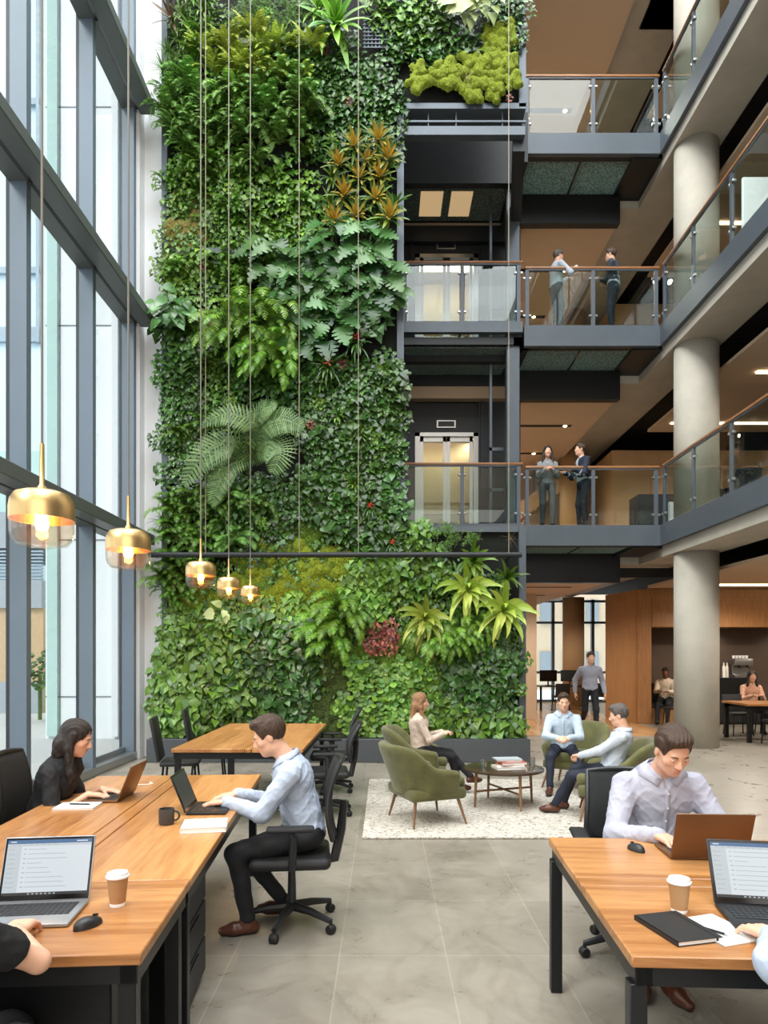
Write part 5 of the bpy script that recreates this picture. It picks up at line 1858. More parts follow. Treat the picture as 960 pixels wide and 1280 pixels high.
for (dx, dy, rz, w_, d_, h_, m_, lab) in ((.0, 0, 8, .32, .24, .026, 'book_cream', 'thick cream book, lowest in the pile on the coffee table'),
        (.02, .01, -6, .30, .22, .022, 'book_cream', 'cream book, second from the bottom of the coffee table pile'),
        (.03, 0, 12, .29, .21, .026, 'book_orange', 'orange red book in the middle of the coffee table pile'),
        (.0, .01, -4, .27, .2, .018, 'book_red', 'rust red book under the top one of the coffee table pile'),
        (-.01, .01, 6, .29, .2, .014, 'book_grey', 'blue grey magazine on top of the coffee table pile')):
    flatbook('book', lab, Vector((bp_.x + dx, 7.50 + dy, 0)), R(rz), w_, d_, h_, m_, z=zt)
    zt += h_ + .0005
zt = RZ_ + .4125
for (x, y, lab) in ((1.09, 7.46, 'clear drinking glass at the left of the coffee table'), (1.66, 7.62, 'clear drinking glass right of the book pile')):
    t = thing('drinking_glass', lab, 'glass', (x, y, zt))
    MB().lathe([(.0, 0), (.033, 0), (.036, .10), (.034, .10), (.031, .006), (.0, .006)], n=24).build('glass_body', 'glass_tumbler', t)
    MB().lathe([(.0, .007), (.0305, .007), (.0325, .06), (.0, .06)], n=24).build('water', 'glass_clear', t)
# ------------------------------------------------------------------ signed distance modelling for the figures
class SDF:
    def __init__(self):
        self.ops = []

    def cap(self, a, b, ra, rb, k=0.02, op='+'):
        self.ops.append(('c', np.array(a, float), np.array(b, float), ra, rb, k, op)); return self

    def ell(self, c, r, k=0.02, op='+', M=None):
        self.ops.append(('e', np.array(c, float), np.array(r, float), M, None, k, op)); return self

    def box(self, c, h, r, k=0.02, op='+', M=None):
        self.ops.append(('b', np.array(c, float), np.array(h, float), M, r, k, op)); return self

    def half(self, p, n, k=0.004):
        """cut away everything on the n side of the plane through p"""
        self.ops.append(('h', np.array(p, float), np.array(n, float) / np.linalg.norm(n), None, None, k, '&')); return self

    def noise(self, amp, freq, seed=0):
        self.ops.append(('n', amp, freq, seed, None, 0, 'n')); return self

    def folds(self, amp, freq, seed=0):
        self.ops.append(('f', amp, freq, seed, None, 0, 'n')); return self

    def strands(self, amp, freq, c, M):
        self.ops.append(('s', amp, freq, (c, M), None, 0, 'n')); return self

    def bounds(self, pad):
        lo, hi = np.full(3, 1e9), np.full(3, -1e9)
        for o in self.ops:
            if o[6] != '+': continue
            if o[0] == 'c':
                for p, r in ((o[1], o[3]), (o[2], o[4])):
                    lo = np.minimum(lo, p - r); hi = np.maximum(hi, p + r)
            elif o[0] == 'e':
                r = np.full(3, o[2].max()) if o[3] is not None else o[2]
                lo = np.minimum(lo, o[1] - r); hi = np.maximum(hi, o[1] + r)
            else:
                r = np.full(3, np.linalg.norm(o[2])) if o[3] is not None else o[2]
                lo = np.minimum(lo, o[1] - r); hi = np.maximum(hi, o[1] + r)
        return lo - pad, hi + pad

    def ev(self, p):
        d = np.full(len(p), 1e3)
        for o in self.ops:
            t, op, k = o[0], o[6], o[5]
            if t == 'c':
                ba = o[2] - o[1]
                L2 = max(float(ba @ ba), 1e-9)
                h = np.clip((p - o[1]) @ ba / L2, 0, 1)
                v = np.linalg.norm(p - o[1] - h[:, None] * ba, axis=1) - (o[3] + (o[4] - o[3]) * h)
            elif t == 'e':
                q = p - o[1]
                if o[3] is not None: q = q @ o[3]
                k0 = np.linalg.norm(q / o[2], axis=1)
                k1 = np.linalg.norm(q / (o[2] ** 2), axis=1)
                v = k0 * (k0 - 1) / np.maximum(k1, 1e-6)
            elif t == 'b':
                q = p - o[1]
                if o[3] is not None: q = q @ o[3]
                q = np.abs(q) - (o[2] - o[4])
                v = np.linalg.norm(np.maximum(q, 0), axis=1) + np.minimum(q.max(axis=1), 0) - o[4]
            elif t == 'h':
                v = (p - o[1]) @ o[2]
            elif t == 'f':        # cloth folds: thin ridges, warped
                f, sd = o[2], o[3]
                x, y, z = p[:, 0] * f, p[:, 1] * f, p[:, 2] * f
                a_ = np.sin(x * .6 + z * 1.0 + 1.6 * np.sin(y * .7 + sd) + 1.2 * np.sin(x * .9 + sd))
                b_ = np.sin(-x * .8 + z * .7 + y * .9 + 1.5 * np.sin(z * .5 + 2 * sd) + sd)
                d = d - o[1] * ((1 - np.abs(a_)) ** 2.5 + .8 * (1 - np.abs(b_)) ** 3)
                continue
            elif t == 's':        # hair strands in head space
                q = (p - o[3][0]) @ o[3][1]
                f = o[2]
                d = d - o[1] * (np.sin(q[:, 0] * f + 2.5 * np.sin(q[:, 1] * f * .13 + 1) + 1.5 * np.sin(q[:, 2] * f * .16)) + .6 * np.sin(q[:, 0] * f * 1.9 + q[:, 1] * f * .5 + 2 * np.sin(q[:, 2] * f * .2)))
                continue
            elif t == 'n':
                f, sd = o[2], o[3]
                x, y, z = p[:, 0] * f, p[:, 1] * f, p[:, 2] * f
                d = d + o[1] * (np.sin(x + sd + 1.7 * np.sin(z * .8 + sd)) * np.sin(y * 1.1 + 1.3 * np.sin(x * .7)) + .6 * np.sin(z * 1.9 + 2 * np.sin(x * .9 + y * 1.3) + sd))
                continue
            if op == '+':
                h = np.clip(0.5 + 0.5 * (d - v) / k, 0, 1)
                d = d * (1 - h) + v * h - k * h * (1 - h)
            elif op == '-':
                h = np.clip(0.5 - 0.5 * (d + v) / k, 0, 1)
                d = d * (1 - h) + (-v) * h + k * h * (1 - h)
            else:
                h = np.clip(0.5 - 0.5 * (d - v) / k, 0, 1)
                d = d * (1 - h) + v * h + k * h * (1 - h)
        return d

    def mesh(self, res):
        lo, hi = self.bounds(0.03)
        c = 4
        n = np.ceil((hi - lo) / (res * c)).astype(int) + 1
        g = [lo[i] + np.arange(n[i] + 1) * res * c for i in range(3)]
        X, Y, Z = np.meshgrid(*g, indexing='ij')
        D = self.ev(np.stack([X.ravel(), Y.ravel(), Z.ravel()], 1)).reshape(X.shape)
        # fine grid
        nf = n * c + 1
        F = np.repeat(np.repeat(np.repeat(D[:-1, :-1, :-1], c, 0), c, 1), c, 2)
        F = np.pad(F, ((0, 1),) * 3, mode='edge')
        near = np.zeros(tuple(n), bool)
        lim = res * c * 1.9 + 0.012
        near |= np.abs(D[:-1, :-1, :-1]) < lim
        nr = np.repeat(np.repeat(np.repeat(near, c, 0), c, 1), c, 2)
        nr = np.pad(nr, ((0, 1),) * 3, mode='edge')
        idx = np.argwhere(nr)
        F[nr] = self.ev(lo + idx * res)
        F = F.astype(np.float32)
        S = F < 0
        # surface nets
        cnt = np.zeros(tuple(np.array(F.shape) - 1), np.int8)
        for dx in (0, 1):
            for dy in (0, 1):
                for dz in (0, 1):
                    cnt += S[dx:S.shape[0] - 1 + dx, dy:S.shape[1] - 1 + dy, dz:S.shape[2] - 1 + dz]
        act = (cnt > 0) & (cnt < 8)
        ci = np.argwhere(act)
        vid = -np.ones(act.shape, np.int32)
        vid[act] = np.arange(len(ci))
        acc = np.zeros((len(ci), 3))
        num = np.zeros(len(ci))
        cs = [(a, b, c_) for a in (0, 1) for b in (0, 1) for c_ in (0, 1)]
        for a in cs:
            for ax in range(3):
                if a[ax]: continue
                b = list(a); b[ax] = 1
                fa = F[ci[:, 0] + a[0], ci[:, 1] + a[1], ci[:, 2] + a[2]]
                fb = F[ci[:, 0] + b[0], ci[:, 1] + b[1], ci[:, 2] + b[2]]
                m = (fa < 0) != (fb < 0)
                t = np.where(m, fa / np.where(m, fa - fb, 1), 0)
                pt = np.array(a, float) + t[:, None] * (np.array(b) - np.array(a))
                acc += np.where(m[:, None], pt, 0)
                num += m
        V = lo + (ci + acc / np.maximum(num, 1)[:, None]) * res
        Q = []
        for ax in range(3):
            sl0 = [slice(None)] * 3; sl1 = [slice(None)] * 3
            sl0[ax] = slice(0, -1); sl1[ax] = slice(1, None)
            a_, b_ = S[tuple(sl0)], S[tuple(sl1)]
            e = np.argwhere(a_ != b_)
            u, v = (ax + 1) % 3, (ax + 2) % 3
            ok = (e[:, u] > 0) & (e[:, v] > 0) & (e[:, u] < act.shape[u]) & (e[:, v] < act.shape[v])
            e = e[ok]
            def at(du, dv):
                q = e.copy(); q[:, u] -= du; q[:, v] -= dv
                return vid[q[:, 0], q[:, 1], q[:, 2]]
            q4 = np.stack([at(1, 1), at(0, 1), at(0, 0), at(1, 0)], 1)
            fl = a_[e[:, 0], e[:, 1], e[:, 2]]
            q4[~fl] = q4[~fl][:, ::-1]
            Q.append(q4[(q4 >= 0).all(1)])
        Q = np.concatenate(Q)
        return V, Q

    def build(self, name, m, parent, res=0.008, smooth=2):
        V, Q = self.mesh(res)
        # light smoothing
        for _ in range(smooth):
            ia = np.concatenate([Q[:, i] for i in range(4)] + [Q[:, (i + 1) % 4] for i in range(4)])
            ib = np.concatenate([Q[:, (i + 1) % 4] for i in range(4)] + [Q[:, i] for i in range(4)])
            c = np.bincount(ia, minlength=len(V))
            A = np.stack([np.bincount(ia, weights=V[ib, q], minlength=len(V)) for q in range(3)], 1)
            V = V * .5 + .5 * A / np.maximum(c, 1)[:, None]
        me = bpy.data.meshes.new(name)
        me.from_pydata(V.tolist(), [], Q.tolist())
        me.materials.append(MATS[m])
        me.polygons.foreach_set('use_smooth', [True] * len(me.polygons))
        o = bpy.data.objects.new(name, me)
        COL.objects.link(o)
        o.parent = parent
        return o


def skin(name, c):
    m = mat(name, c, 0.5, var=0.05, scale=14)
    b = m.node_tree.nodes['Principled BSDF']
    b.inputs['Subsurface Weight'].default_value = 0.12
    b.inputs['Subsurface Radius'].default_value = (0.02, 0.008, 0.004)
    b.inputs['Subsurface Scale'].default_value = 0.5
    return m


skin('skin_light', (226, 176, 148))
skin('skin_warm', (206, 152, 122))
skin('skin_dark', (112, 72, 52))
mat('lip', (186, 108, 96), 0.45)
mat('lip_dark', (120, 66, 56), 0.45)
mat('eye_white', (232, 228, 222), 0.25)
mat('iris', (52, 40, 32), 0.2)


def hairmat(name, c1, c2):
    mat(name, c1, 0.42, rgb2=c2, scale=9, stretch=(14, 14, 1.6), bump=0.6, bscale=20)


hairmat('hair_brown', (86, 60, 42), (40, 27, 20))
hairmat('hair_black', (50, 38, 34), (20, 16, 15))
hairmat('hair_blonde', (176, 132, 92), (108, 74, 48))
hairmat('hair_grey', (110, 102, 96), (60, 54, 50))
CL = lambda name, c, **k: mat(name, c, 0.8, var=k.pop('var', 0.05), scale=k.pop('scale', 6), bump=k.pop('bump', 0.25), bscale=k.pop('bscale', 14), **k)
CL('shirt_pale_blue', (178, 190, 210))
CL('shirt_white_blue', (192, 200, 212))
CL('shirt_lavender', (172, 173, 188))
CL('shirt_sky', (180, 196, 212))
CL('shirt_greyblue', (150, 152, 166))
CL('blouse_black', (22, 23, 27))
CL('tee_black', (16, 16, 18))
CL('blouse_pattern', (178, 150, 132), rgb2=(216, 202, 188), scale=60)
CL('blouse_peach', (214, 166, 140))
CL('shirt_cream', (212, 196, 174))
CL('jacket_navy', (30, 38, 56))
CL('jacket_slate', (58, 66, 78))
CL('cardigan_grey', (150, 152, 154), rgb2=(118, 120, 124), scale=50)
CL('trouser_navy', (28, 34, 50))
CL('trouser_black', (22, 23, 27))
CL('trouser_grey', (62, 66, 74))
mat('shoe_brown', (84, 46, 30), 0.35)
mat('shoe_black', (20, 19, 19), 0.4)
mat('sole', (26, 22, 20), 0.7)
mat('belt', (60, 42, 30), 0.5)


def v3(*a): return np.array(a, float)


def unit(v): return v / max(np.linalg.norm(v), 1e-9)


def rot(axis, deg):
    return np.array(Matrix.Rotation(R(deg), 3, axis))


def ik(a, b, l1, l2, pole):
    """joint between a and b, bending toward pole"""
    d = b - a
    dl = min(np.linalg.norm(d), (l1 + l2) * .995)
    u = unit(d)
    x = (l1 * l1 - l2 * l2 + dl * dl) / (2 * dl)
    h = math.sqrt(max(l1 * l1 - x * x, 0))
    p = unit(pole - u * (pole @ u))
    return a + u * x + p * h, a + u * dl


def hand(s, wrist, d, nrm, side, curl=0.5, spread=0.12, sc=1.0, thumb=1.0):
    """s: SDF; d: pointing direction; nrm: palm normal (side the fingers curl to); side +1 right hand"""
    d = unit(d); nrm = unit(nrm - d * (nrm @ d))
    x = np.cross(d, nrm) * side            # toward the thumb
    r0 = .0095 * sc
    pc = wrist + d * .055 * sc
    Mx = np.stack([unit(x), d, nrm], 1)
    s.box(pc, v3(.040, .050, .014) * sc, .013 * sc, .012, M=Mx)
    lens = ((.040, .026, .020), (.044, .029, .021), (.041, .027, .020), (.033, .021, .018))
    for i in range(4):
        off = (1.5 - i) * .0205 * sc
        p = wrist + d * (.098 - (.004 if i == 0 else 0) - (.012 if i == 3 else 0)) * sc + x * off
        dd = unit(d + x * spread * (1.5 - i) * .6)
        a = 0
        cu = curl * (1 + .12 * i)
        for j, ln in enumerate(lens[i]):
            a += cu * (0.45, .9, .6)[j]
            f = unit(dd * math.cos(a) + nrm * math.sin(a))
            q = p + f * ln * sc
            s.cap(p, q, r0 * (1 - .08 * j), r0 * (1 - .08 * (j + 1)), .004)
            p = q
    p = wrist + d * .025 * sc + x * .026 * sc + nrm * .004
    dd = unit(d * .75 + x * .75 + nrm * .35 * thumb)
    for j, ln in enumerate((.040, .034, .026)):
        q = p + dd * ln * sc
        s.cap(p, q, r0 * (1.35 - .18 * j), r0 * (1.18 - .16 * j), .006)
        p = q
        dd = unit(dd + d * .35 + nrm * .12 - x * .2)


def head(s, c, M, female=False, detail=True, sc=1.0):
    """c: centre, M: columns right, forward, up"""
    T = lambda x, y, z: c + (M @ (v3(x, y, z) * sc))
    E = lambda p, r, k=.02, op='+': s.ell(T(*p), v3(*r) * sc, k * sc, op, M)
    E((0, -.014, .034), (.076, .094, .084), .02)
    E((0, .020, -.028), (.062, .070, .082), .03)
    jw = .8 if female else 1.0
    E((0, .030, -.075), (.046 * jw, .050, .040), .03)
    E((0, .062, -.094), (.022 * jw, .022, .018), .025)
    for q in (-1, 1):
        E((q * .040, .056, -.022), (.024, .022, .020), .02)
        E((q * .044 * jw, .0, -.070), (.018, .034, .026), .02)
        E((q * .077, -.008, -.008), (.008, .018, .030), .006)
    if detail:
        E((0, .079, .022), (.044, .012, .012), .015)
        s.cap(T(0, .084, .012), T(0, .106, -.030), .0085 * sc, .0125 * sc, .010 * sc)
        for q in (-1, 1):
            E((q * .0115, .096, -.034), (.0085, .010, .008), .006)
            E((q * .031, .094, .000), (.018, .015, .010), .010, '-')
            E((q * .031, .074, .000), (.0145, .013, .0125), .004)
            s.cap(T(q * .018, .088, .0075), T(q * .043, .080, .005), .0035 * sc, .003 * sc, .004 * sc)
        E((0, .088, -.056), (.021, .009, .0055), .005)
        E((0, .086, -.068), (.018, .010, .007), .006)
        s.cap(T(-.021, .0955, -.0615), T(.021, .0955, -.0615), .0022 * sc, .0022 * sc, .002 * sc, '-')
    else:
        s.cap(T(0, .082, .010), T(0, .102, -.030), .010 * sc, .014 * sc, .012 * sc)
    return T


def face_parts(t, c, M, hairm, sc=1.0, glasses=False, res=.004, lip='lip', down=False):
    eh, ir_ = (.0045, .0042) if down else (.0065, .0054)
    T = lambda x, y, z: c + (M @ (v3(x, y, z) * sc))
    M4 = Matrix([[M[i][j] for j in range(3)] + [0] for i in range(3)] + [[0, 0, 0, 1]])
    for q in (-1, 1):
        e = MB()
        cen = T(q * .031, .0765, .0)
        vs, fs = [], []
        nu, nv = 14, 8
        for j in range(nv + 1):
            for i in range(nu):
                a, b = 2 * PI * i / nu, PI * j / nv - PI / 2
                vs.append(Vector(cen) + (M4.to_3x3() @ Vector((math.cos(a) * math.cos(b) * .0125, math.sin(b) * .0125, math.sin(a) * math.cos(b) * eh))) * sc)
        for j in range(nv):
            for i in range(nu):
                a, b2 = j * nu + i, j * nu + (i + 1) % nu
                fs.append((a, b2, b2 + nu, a + nu))
        e.add(vs, fs)
        eo = e.build('eye', 'eye_white', t, True)
        ir = MB().lathe([(.0, 0), (ir_ * sc, -.0005), (ir_ * 1.07 * sc, -.002)], n=14, mtx=Matrix.Translation(T(q * .031, .0888, -.0020 if down else -.0006)) @ M4 @ Matrix.Rotation(-PI / 2, 4, 'X'))
        ir.build('iris', 'iris', eo, True)
        br = MB().tube([T(q * .016, .091, .020), T(q * .030, .090, .0245), T(q * .046, .079, .020)], [.0028 * sc, .0036 * sc, .0018 * sc], 6)
        br.build('eyebrow', hairm, t, True)
    s = SDF()
    s.ell(T(0, .0885, -.0565), v3(.0205, .0082, .0045) * sc, .003 * sc, '+', M).ell(T(0, .087, -.067), v3(.0175, .0090, .0055) * sc, .003 * sc, '+', M)
    s.cap(T(-.021, .0965, -.0615), T(.021, .0965, -.0615), .0018 * sc, .0018 * sc, .002 * sc, '-')
    s.build('lips', lip, t, .0025, 1)
    if glasses:
        g = MB()
        for q in (-1, 1):
            g.tube([T(q * .031 + .022 * math.cos(a), .099, .0 + .016 * math.sin(a)) for a in np.linspace(0, 2 * PI, 13)], .0018, 6)
            g.tube([T(q * .053, .098, .004), T(q * .078, .0, .004)], .0018, 6)
        g.tube([T(-.009, .1, .002), T(.009, .1, .002)], .0018, 6)
        g.build('glasses', 'gloss_black', t)


def hair_short(t, c, M, m, sc=1.0, res=.005, thick=.014, seed=0, fade=True):
    T = lambda x, y, z: c + (M @ (v3(x, y, z) * sc))
    s = SDF()
    E = lambda p, r, k=.02, op='+': s.ell(T(*p), v3(*r) * sc, k * sc, op, M)
    E((0, -.016, .040), (.080 + thick * .4, .098 + thick * .4, .085 + thick), .02)
    E((0, .046, .100), (.062, .040, .026), .03)
    E((.012, .062, .094), (.046, .026, .022), .02)
    s.strands(.0022, 300 if res < .006 else 220, c, M)
    E((0, .084, .006), (.069, .062, .070), .012, '-')
    E((0, .09, -.09), (.12, .10, .10), .012, '-')
    for q in (-1, 1): E((q * .088, .012, -.030), (.030, .030, .048), .010, '-')
    s.half(T(0, -.1, -.075), -M[:, 2] + M[:, 1] * .2 * 0)
    s.build('hair', m, t, res, 1)


def hair_long(t, c, M, m, sc=1.0, res=.006, length=.30, back=.0, seed=0, front=True, down=None):
    T = lambda x, y, z: c + (M @ (v3(x, y, z) * sc))
    dn = down if down is not None else v3(0, 0, -1)
    s = SDF()
    E = lambda p, r, k=.02, op='+': s.ell(T(*p), v3(*r) * sc, k * sc, op, M)
    E((0, -.016, .040), (.088, .104, .096), .02)
    E((0, -.045, -.04), (.082, .070, .09), .03)
    for q in (-1, 1):
        a = T(q * .070, -.005, .02)
        b = T(q * .084, -.004, -.07)
        e = b + dn * length * .55 + M[:, 1] * .030 + M[:, 0] * q * .01
        f = b + dn * length + M[:, 1] * .020
        s.cap(a, b, .028 * sc, .026 * sc, .02).cap(b, e, .028 * sc, .030 * sc, .02).cap(e, f, .028 * sc, .012 * sc, .02)
        g = T(q * .045, -.075, -.05)
        s.cap(g, g + dn * length * .9 - M[:, 1] * .02, .05 * sc, .022 * sc, .03)
    s.strands(.0030, 260, c, M)
    E((0, .084, -.010), (.058, .066, .082), .010, '-')
    E((0, .10, -.10), (.062, .07, .10), .012, '-')
    s.build('hair', m, t, res, 1)


def person(label, loc, rz, pelvis=(0, 0, .55), lean=8, hands=None, feet=None, mode='sit', sc=1.0, female=False, skin_='skin_light',
           shirt='shirt_pale_blue', trouser='trouser_navy', shoe='shoe_brown', hairm='hair_brown', hair='short', yaw=0, pitch=0, roll=0,
           sleeve='long', res=.008, detail=True, curls=(.5, .5), hdirs=None, hnorms=None, elbow=None, knee=None, twist=0, collar=True, jacket=None,
           glasses=False, open_neck=True, long_len=.30, skip_legs=False, beard=False, head_fwd=0.03):
    """local +y is forward; hands, feet are [left(-x), right(+x)] points"""
    t = thing('person', label, 'person', (loc[0], loc[1], loc[2] if len(loc) > 2 else 0), rz)
    pel = v3(*pelvis)
    up = rot('X', -lean) @ v3(0, 0, 1)
    fw = rot('X', -lean) @ v3(0, 1, 0)
    TW = rot('Z', twist)
    rt = TW @ v3(1, 0, 0)
    fw = TW @ fw
    w_sh = (.172 if female else .190) * sc
    w_hip = .090 * sc
    belly = pel + up * .14 * sc
    chest = pel + up * .33 * sc
    neck = pel + up * .485 * sc
    hup = rot('Z', twist + yaw) @ rot('X', -pitch) @ rot('Y', roll) @ v3(0, 0, 1)
    hfw = rot('Z', twist + yaw) @ rot('X', -pitch) @ rot('Y', roll) @ v3(0, 1, 0)
    HM = np.stack([unit(np.cross(hfw, hup)), hfw, hup], 1)
    nb = neck + unit(up + hup) * .075 * sc + fw * head_fwd * .6 * sc
    hc = nb + hup * .095 * sc + hfw * .030 * sc
    sh = [neck - up * .072 * sc + rt * s_ * w_sh for s_ in (-1, 1)]
    hip = [pel + v3(1, 0, 0) * s_ * w_hip for s_ in (-1, 1)]
    hands = hands or [(-.2, .35, pelvis[2] + .1), (.2, .35, pelvis[2] + .1)]
    hands = [v3(*h) for h in hands]
    elb, wr = [], []
    for i, s_ in enumerate((-1, 1)):
        pole = v3(*(elbow[i] if elbow else (s_ * .55, -.5, -1)))
        e, w2 = ik(sh[i], hands[i], .285 * sc, .255 * sc, pole)
        elb.append(e); wr.append(w2)
    hd = []
    for i in range(2):
        d = unit(wr[i] - elb[i])
        if hdirs and hdirs[i] is not None: d = unit(v3(*hdirs[i]))
        hd.append(d)
    # body: head, neck, torso, arms, hands and legs as one surface
    s = SDF()
    head(s, hc, HM, female, detail, sc)
    s.cap(neck - up * .02 * sc, hc - hup * .05 * sc - hfw * .015 * sc, (.052 if female else .060) * sc, (.046 if female else .054) * sc, .025)
    s.cap(sh[0] * .75 + sh[1] * .25, sh[1] * .75 + sh[0] * .25, .05 * sc, .05 * sc, .04)
    s.ell(chest, v3(.13, .085, .16) * sc, .05, '+', np.stack([rt, fw, up], 1))
    s.ell(belly, v3(.12, .085, .16) * sc, .05)
    for i, s_ in enumerate((-1, 1)):
        s.cap(sh[i], elb[i], .040 * sc, .034 * sc, .02)
        s.cap(elb[i], wr[i], .034 * sc, .0235 * sc if female else .026 * sc, .012)
        nn = v3(*(hnorms[i] if hnorms else (0, 0, -1)))
        hand(s, wr[i] - hd[i] * .008, hd[i], nn, s_, curls[i], sc=(.92 if female else 1.0) * sc)
    fts = [v3(*f) for f in (feet or [(-.1, .4, .08), (.1, .4, .08)])]
    kn, an = [], []
    for i, s_ in enumerate((-1, 1)):
        pole = v3(*(knee[i] if knee else (s_ * .1, .6, 1)))
        k_, a_ = ik(hip[i], fts[i], .43 * sc, .41 * sc, pole)
        kn.append(k_); an.append(a_)
        if not skip_legs:
            s.cap(hip[i], kn[i], .06 * sc, .045 * sc, .02)
            s.cap(kn[i], an[i], .042 * sc, .032 * sc, .02)
    body = s.build('body', skin_, t, res if not detail else min(res, .0055), 1)
    # shirt
    s = SDF()
    BM = np.stack([rt, fw, up], 1)
    x = 1.0 if not female else .88
    s.ell(chest + up * .02 * sc, v3(.178 * x, .125, .175) * sc, .05, '+', BM)
    s.cap(sh[0] * .72 + sh[1] * .28 + up * .0, sh[1] * .72 + sh[0] * .28, .070 * sc * x, .070 * sc * x, .05)
    s.ell(belly, v3(.158 * x, .124, .175) * sc, .06, '+', BM)
    s.ell(pel + up * .02, v3(.165 * x, .125, .09) * sc, .05)
    if female:
        for q in (-1, 1): s.ell(chest + fw * .075 * sc + rt * q * .065 * sc + up * .01 * sc, v3(.055, .05, .055) * sc, .04)
    s.cap(neck - up * .05 * sc, neck + up * .012 * sc + fw * .005, .082 * sc, .062 * sc, .03)
    for i, s_ in enumerate((-1, 1)):
        s.cap(sh[i] + rt * s_ * -.01, elb[i] if sleeve != 'short' else sh[i] + (elb[i] - sh[i]) * .62, (.064 if not female else .054) * sc, (.055 if not female else .046) * sc, .03)
        if sleeve == 'long':
            c_ = wr[i] - unit(wr[i] - elb[i]) * .012 * sc
            s.cap(elb[i], c_, .055 * sc * (1 if not female else .85), .038 * sc, .02)
        elif sleeve == 'elbow':
            c_ = elb[i] + (wr[i] - elb[i]) * .35
            s.cap(elb[i], c_, .046 * sc, .043 * sc, .02)
    s.noise(.0020 * sc, 26, 1.3)
    s.folds((.0042 if not jacket else .001) * sc, 36, 1.1)
    s.folds((.0022 if not jacket else .0005) * sc, 70, 2.7)
    if sleeve == 'long':
        for i in range(2):
            pass
    # neck opening
    s.ell(neck + up * .055 * sc + fw * .012 * sc, v3(.064, .066, .055) * sc, .008, '-', BM)
    if open_neck:
        s.cap(neck + up * .02 * sc + fw * .085 * sc, neck - up * .050 * sc + fw * .115 * sc, .026 * sc, .008 * sc, .008, '-')
    if sleeve == 'short':
        pass
    so = s.build('shirt' if not female else 'blouse', shirt, t, res, 1)
    if collar and detail:
        cm = MB()
        for q in (-1, 1):
            def cp(a_, r_, z_): return neck + rt * q * math.cos(a_) * r_ * sc + fw * (math.sin(a_) * r_ * 1.05 + .008) * sc + up * z_ * sc
            A_ = (-1.57, -.9, -.3, .3, .85, 1.32)
            base = [cp(a_, .068, z_) for a_, z_ in zip(A_, (.052, .050, .044, .030, .008, -.016))]
            low = [cp(a_, r_, z_) for a_, r_, z_ in zip(A_, (.082, .084, .088, .092, .098, .102), (.024, .020, .012, -.002, -.026, -.046))]
            low[-1] = low[-1] + rt * q * .022 * sc
            def push(p, gap):
                ax_ = neck - up * .1 * sc
                o_ = unit((p - neck) - up * ((p - neck) @ up))
                for _ in range(40):
                    if s.ev(p[None, :])[0] > gap: break
                    p = p + o_ * .002
                return p
            low = [push(p, .007) for p in low]
            base = [push(p, .001) for p in base]
            vs = []
            for p, l_ in zip(base, low): vs += [tuple(p), tuple(l_)]
            cm.add(vs, [(2 * k, 2 * k + 1, 2 * k + 3, 2 * k + 2) for k in range(5)])
        co = cm.build('collar', shirt, so, True)
        md = co.modifiers.new('th', 'SOLIDIFY'); md.thickness = .004; md.offset = 0
        def push_(p, gap):
            p = p + fw * .05
            for _ in range(60):
                if s.ev(p[None, :])[0] > gap: break
                p = p + fw * .002
            return p
        pl = MB()
        rows = [push_(neck - up * (.055 + .02 * k) * sc, .0015) for k in range(22)]
        pl.add([tuple(p_ + rt * q * .013 * sc) for p_ in rows for q in (-1, 1)], [(2 * k, 2 * k + 1, 2 * k + 3, 2 * k + 2) for k in range(21)])
        po = pl.build('placket', shirt, so, True)
        md = po.modifiers.new('th', 'SOLIDIFY'); md.thickness = .003; md.offset = 0
        b_ = MB()
        for k in range(5):
            p = push_(neck - up * (.075 + k * .075) * sc, .003)
            d_ = fw
            b_.lathe([(.0, .003), (.005, .003), (.005, 0)], n=10, mtx=Matrix.Translation(p + fw * .004) @ Vector(fw).to_track_quat('Z', 'Y').to_matrix().to_4x4())
        b_.build('buttons', 'cup_white', so)
    if jacket:
        s = SDF()
        s.ell(chest + up * .02 * sc, v3(.182, .128, .18) * sc, .05, '+', BM)
        s.cap(sh[0] * .75 + sh[1] * .25, sh[1] * .75 + sh[0] * .25, .078 * sc, .078 * sc, .05)
        s.ell(belly, v3(.165, .125, .18) * sc, .06, '+', BM)
        s.ell(pel - up * .04, v3(.172, .135, .12) * sc, .05)
        for i, s_ in enumerate((-1, 1)):
            s.cap(sh[i], elb[i], .068 * sc, .058 * sc, .03)
            s.cap(elb[i], wr[i] - unit(wr[i] - elb[i]) * .03, .056 * sc, .044 * sc, .02)
        s.noise(.003, 28, 2.2)
        s.ell(neck + up * .06 * sc, v3(.07, .07, .07) * sc, .01, '-', BM)
        s.box(chest + fw * .17 * sc + up * .03, v3(.032, .10, .20) * sc, .02, .02, '-', BM)
        s.build('jacket', jacket, t, res, 1)
    # trousers
    s = SDF()
    s.ell(pel + v3(0, 0, .01), v3(.155 * x, .125, .105) * sc, .04)
    for i in range(2):
        s.cap(hip[i], kn[i], .086 * sc, .064 * sc, .04)
        e_ = an[i] + (kn[i] - an[i]) * .04
        s.cap(kn[i], e_, .062 * sc, .046 * sc, .03)
    s.noise(.003, 26, .7)
    if not skip_legs or True:
        s.build('trousers', trouser, t, max(res, .008), 1)
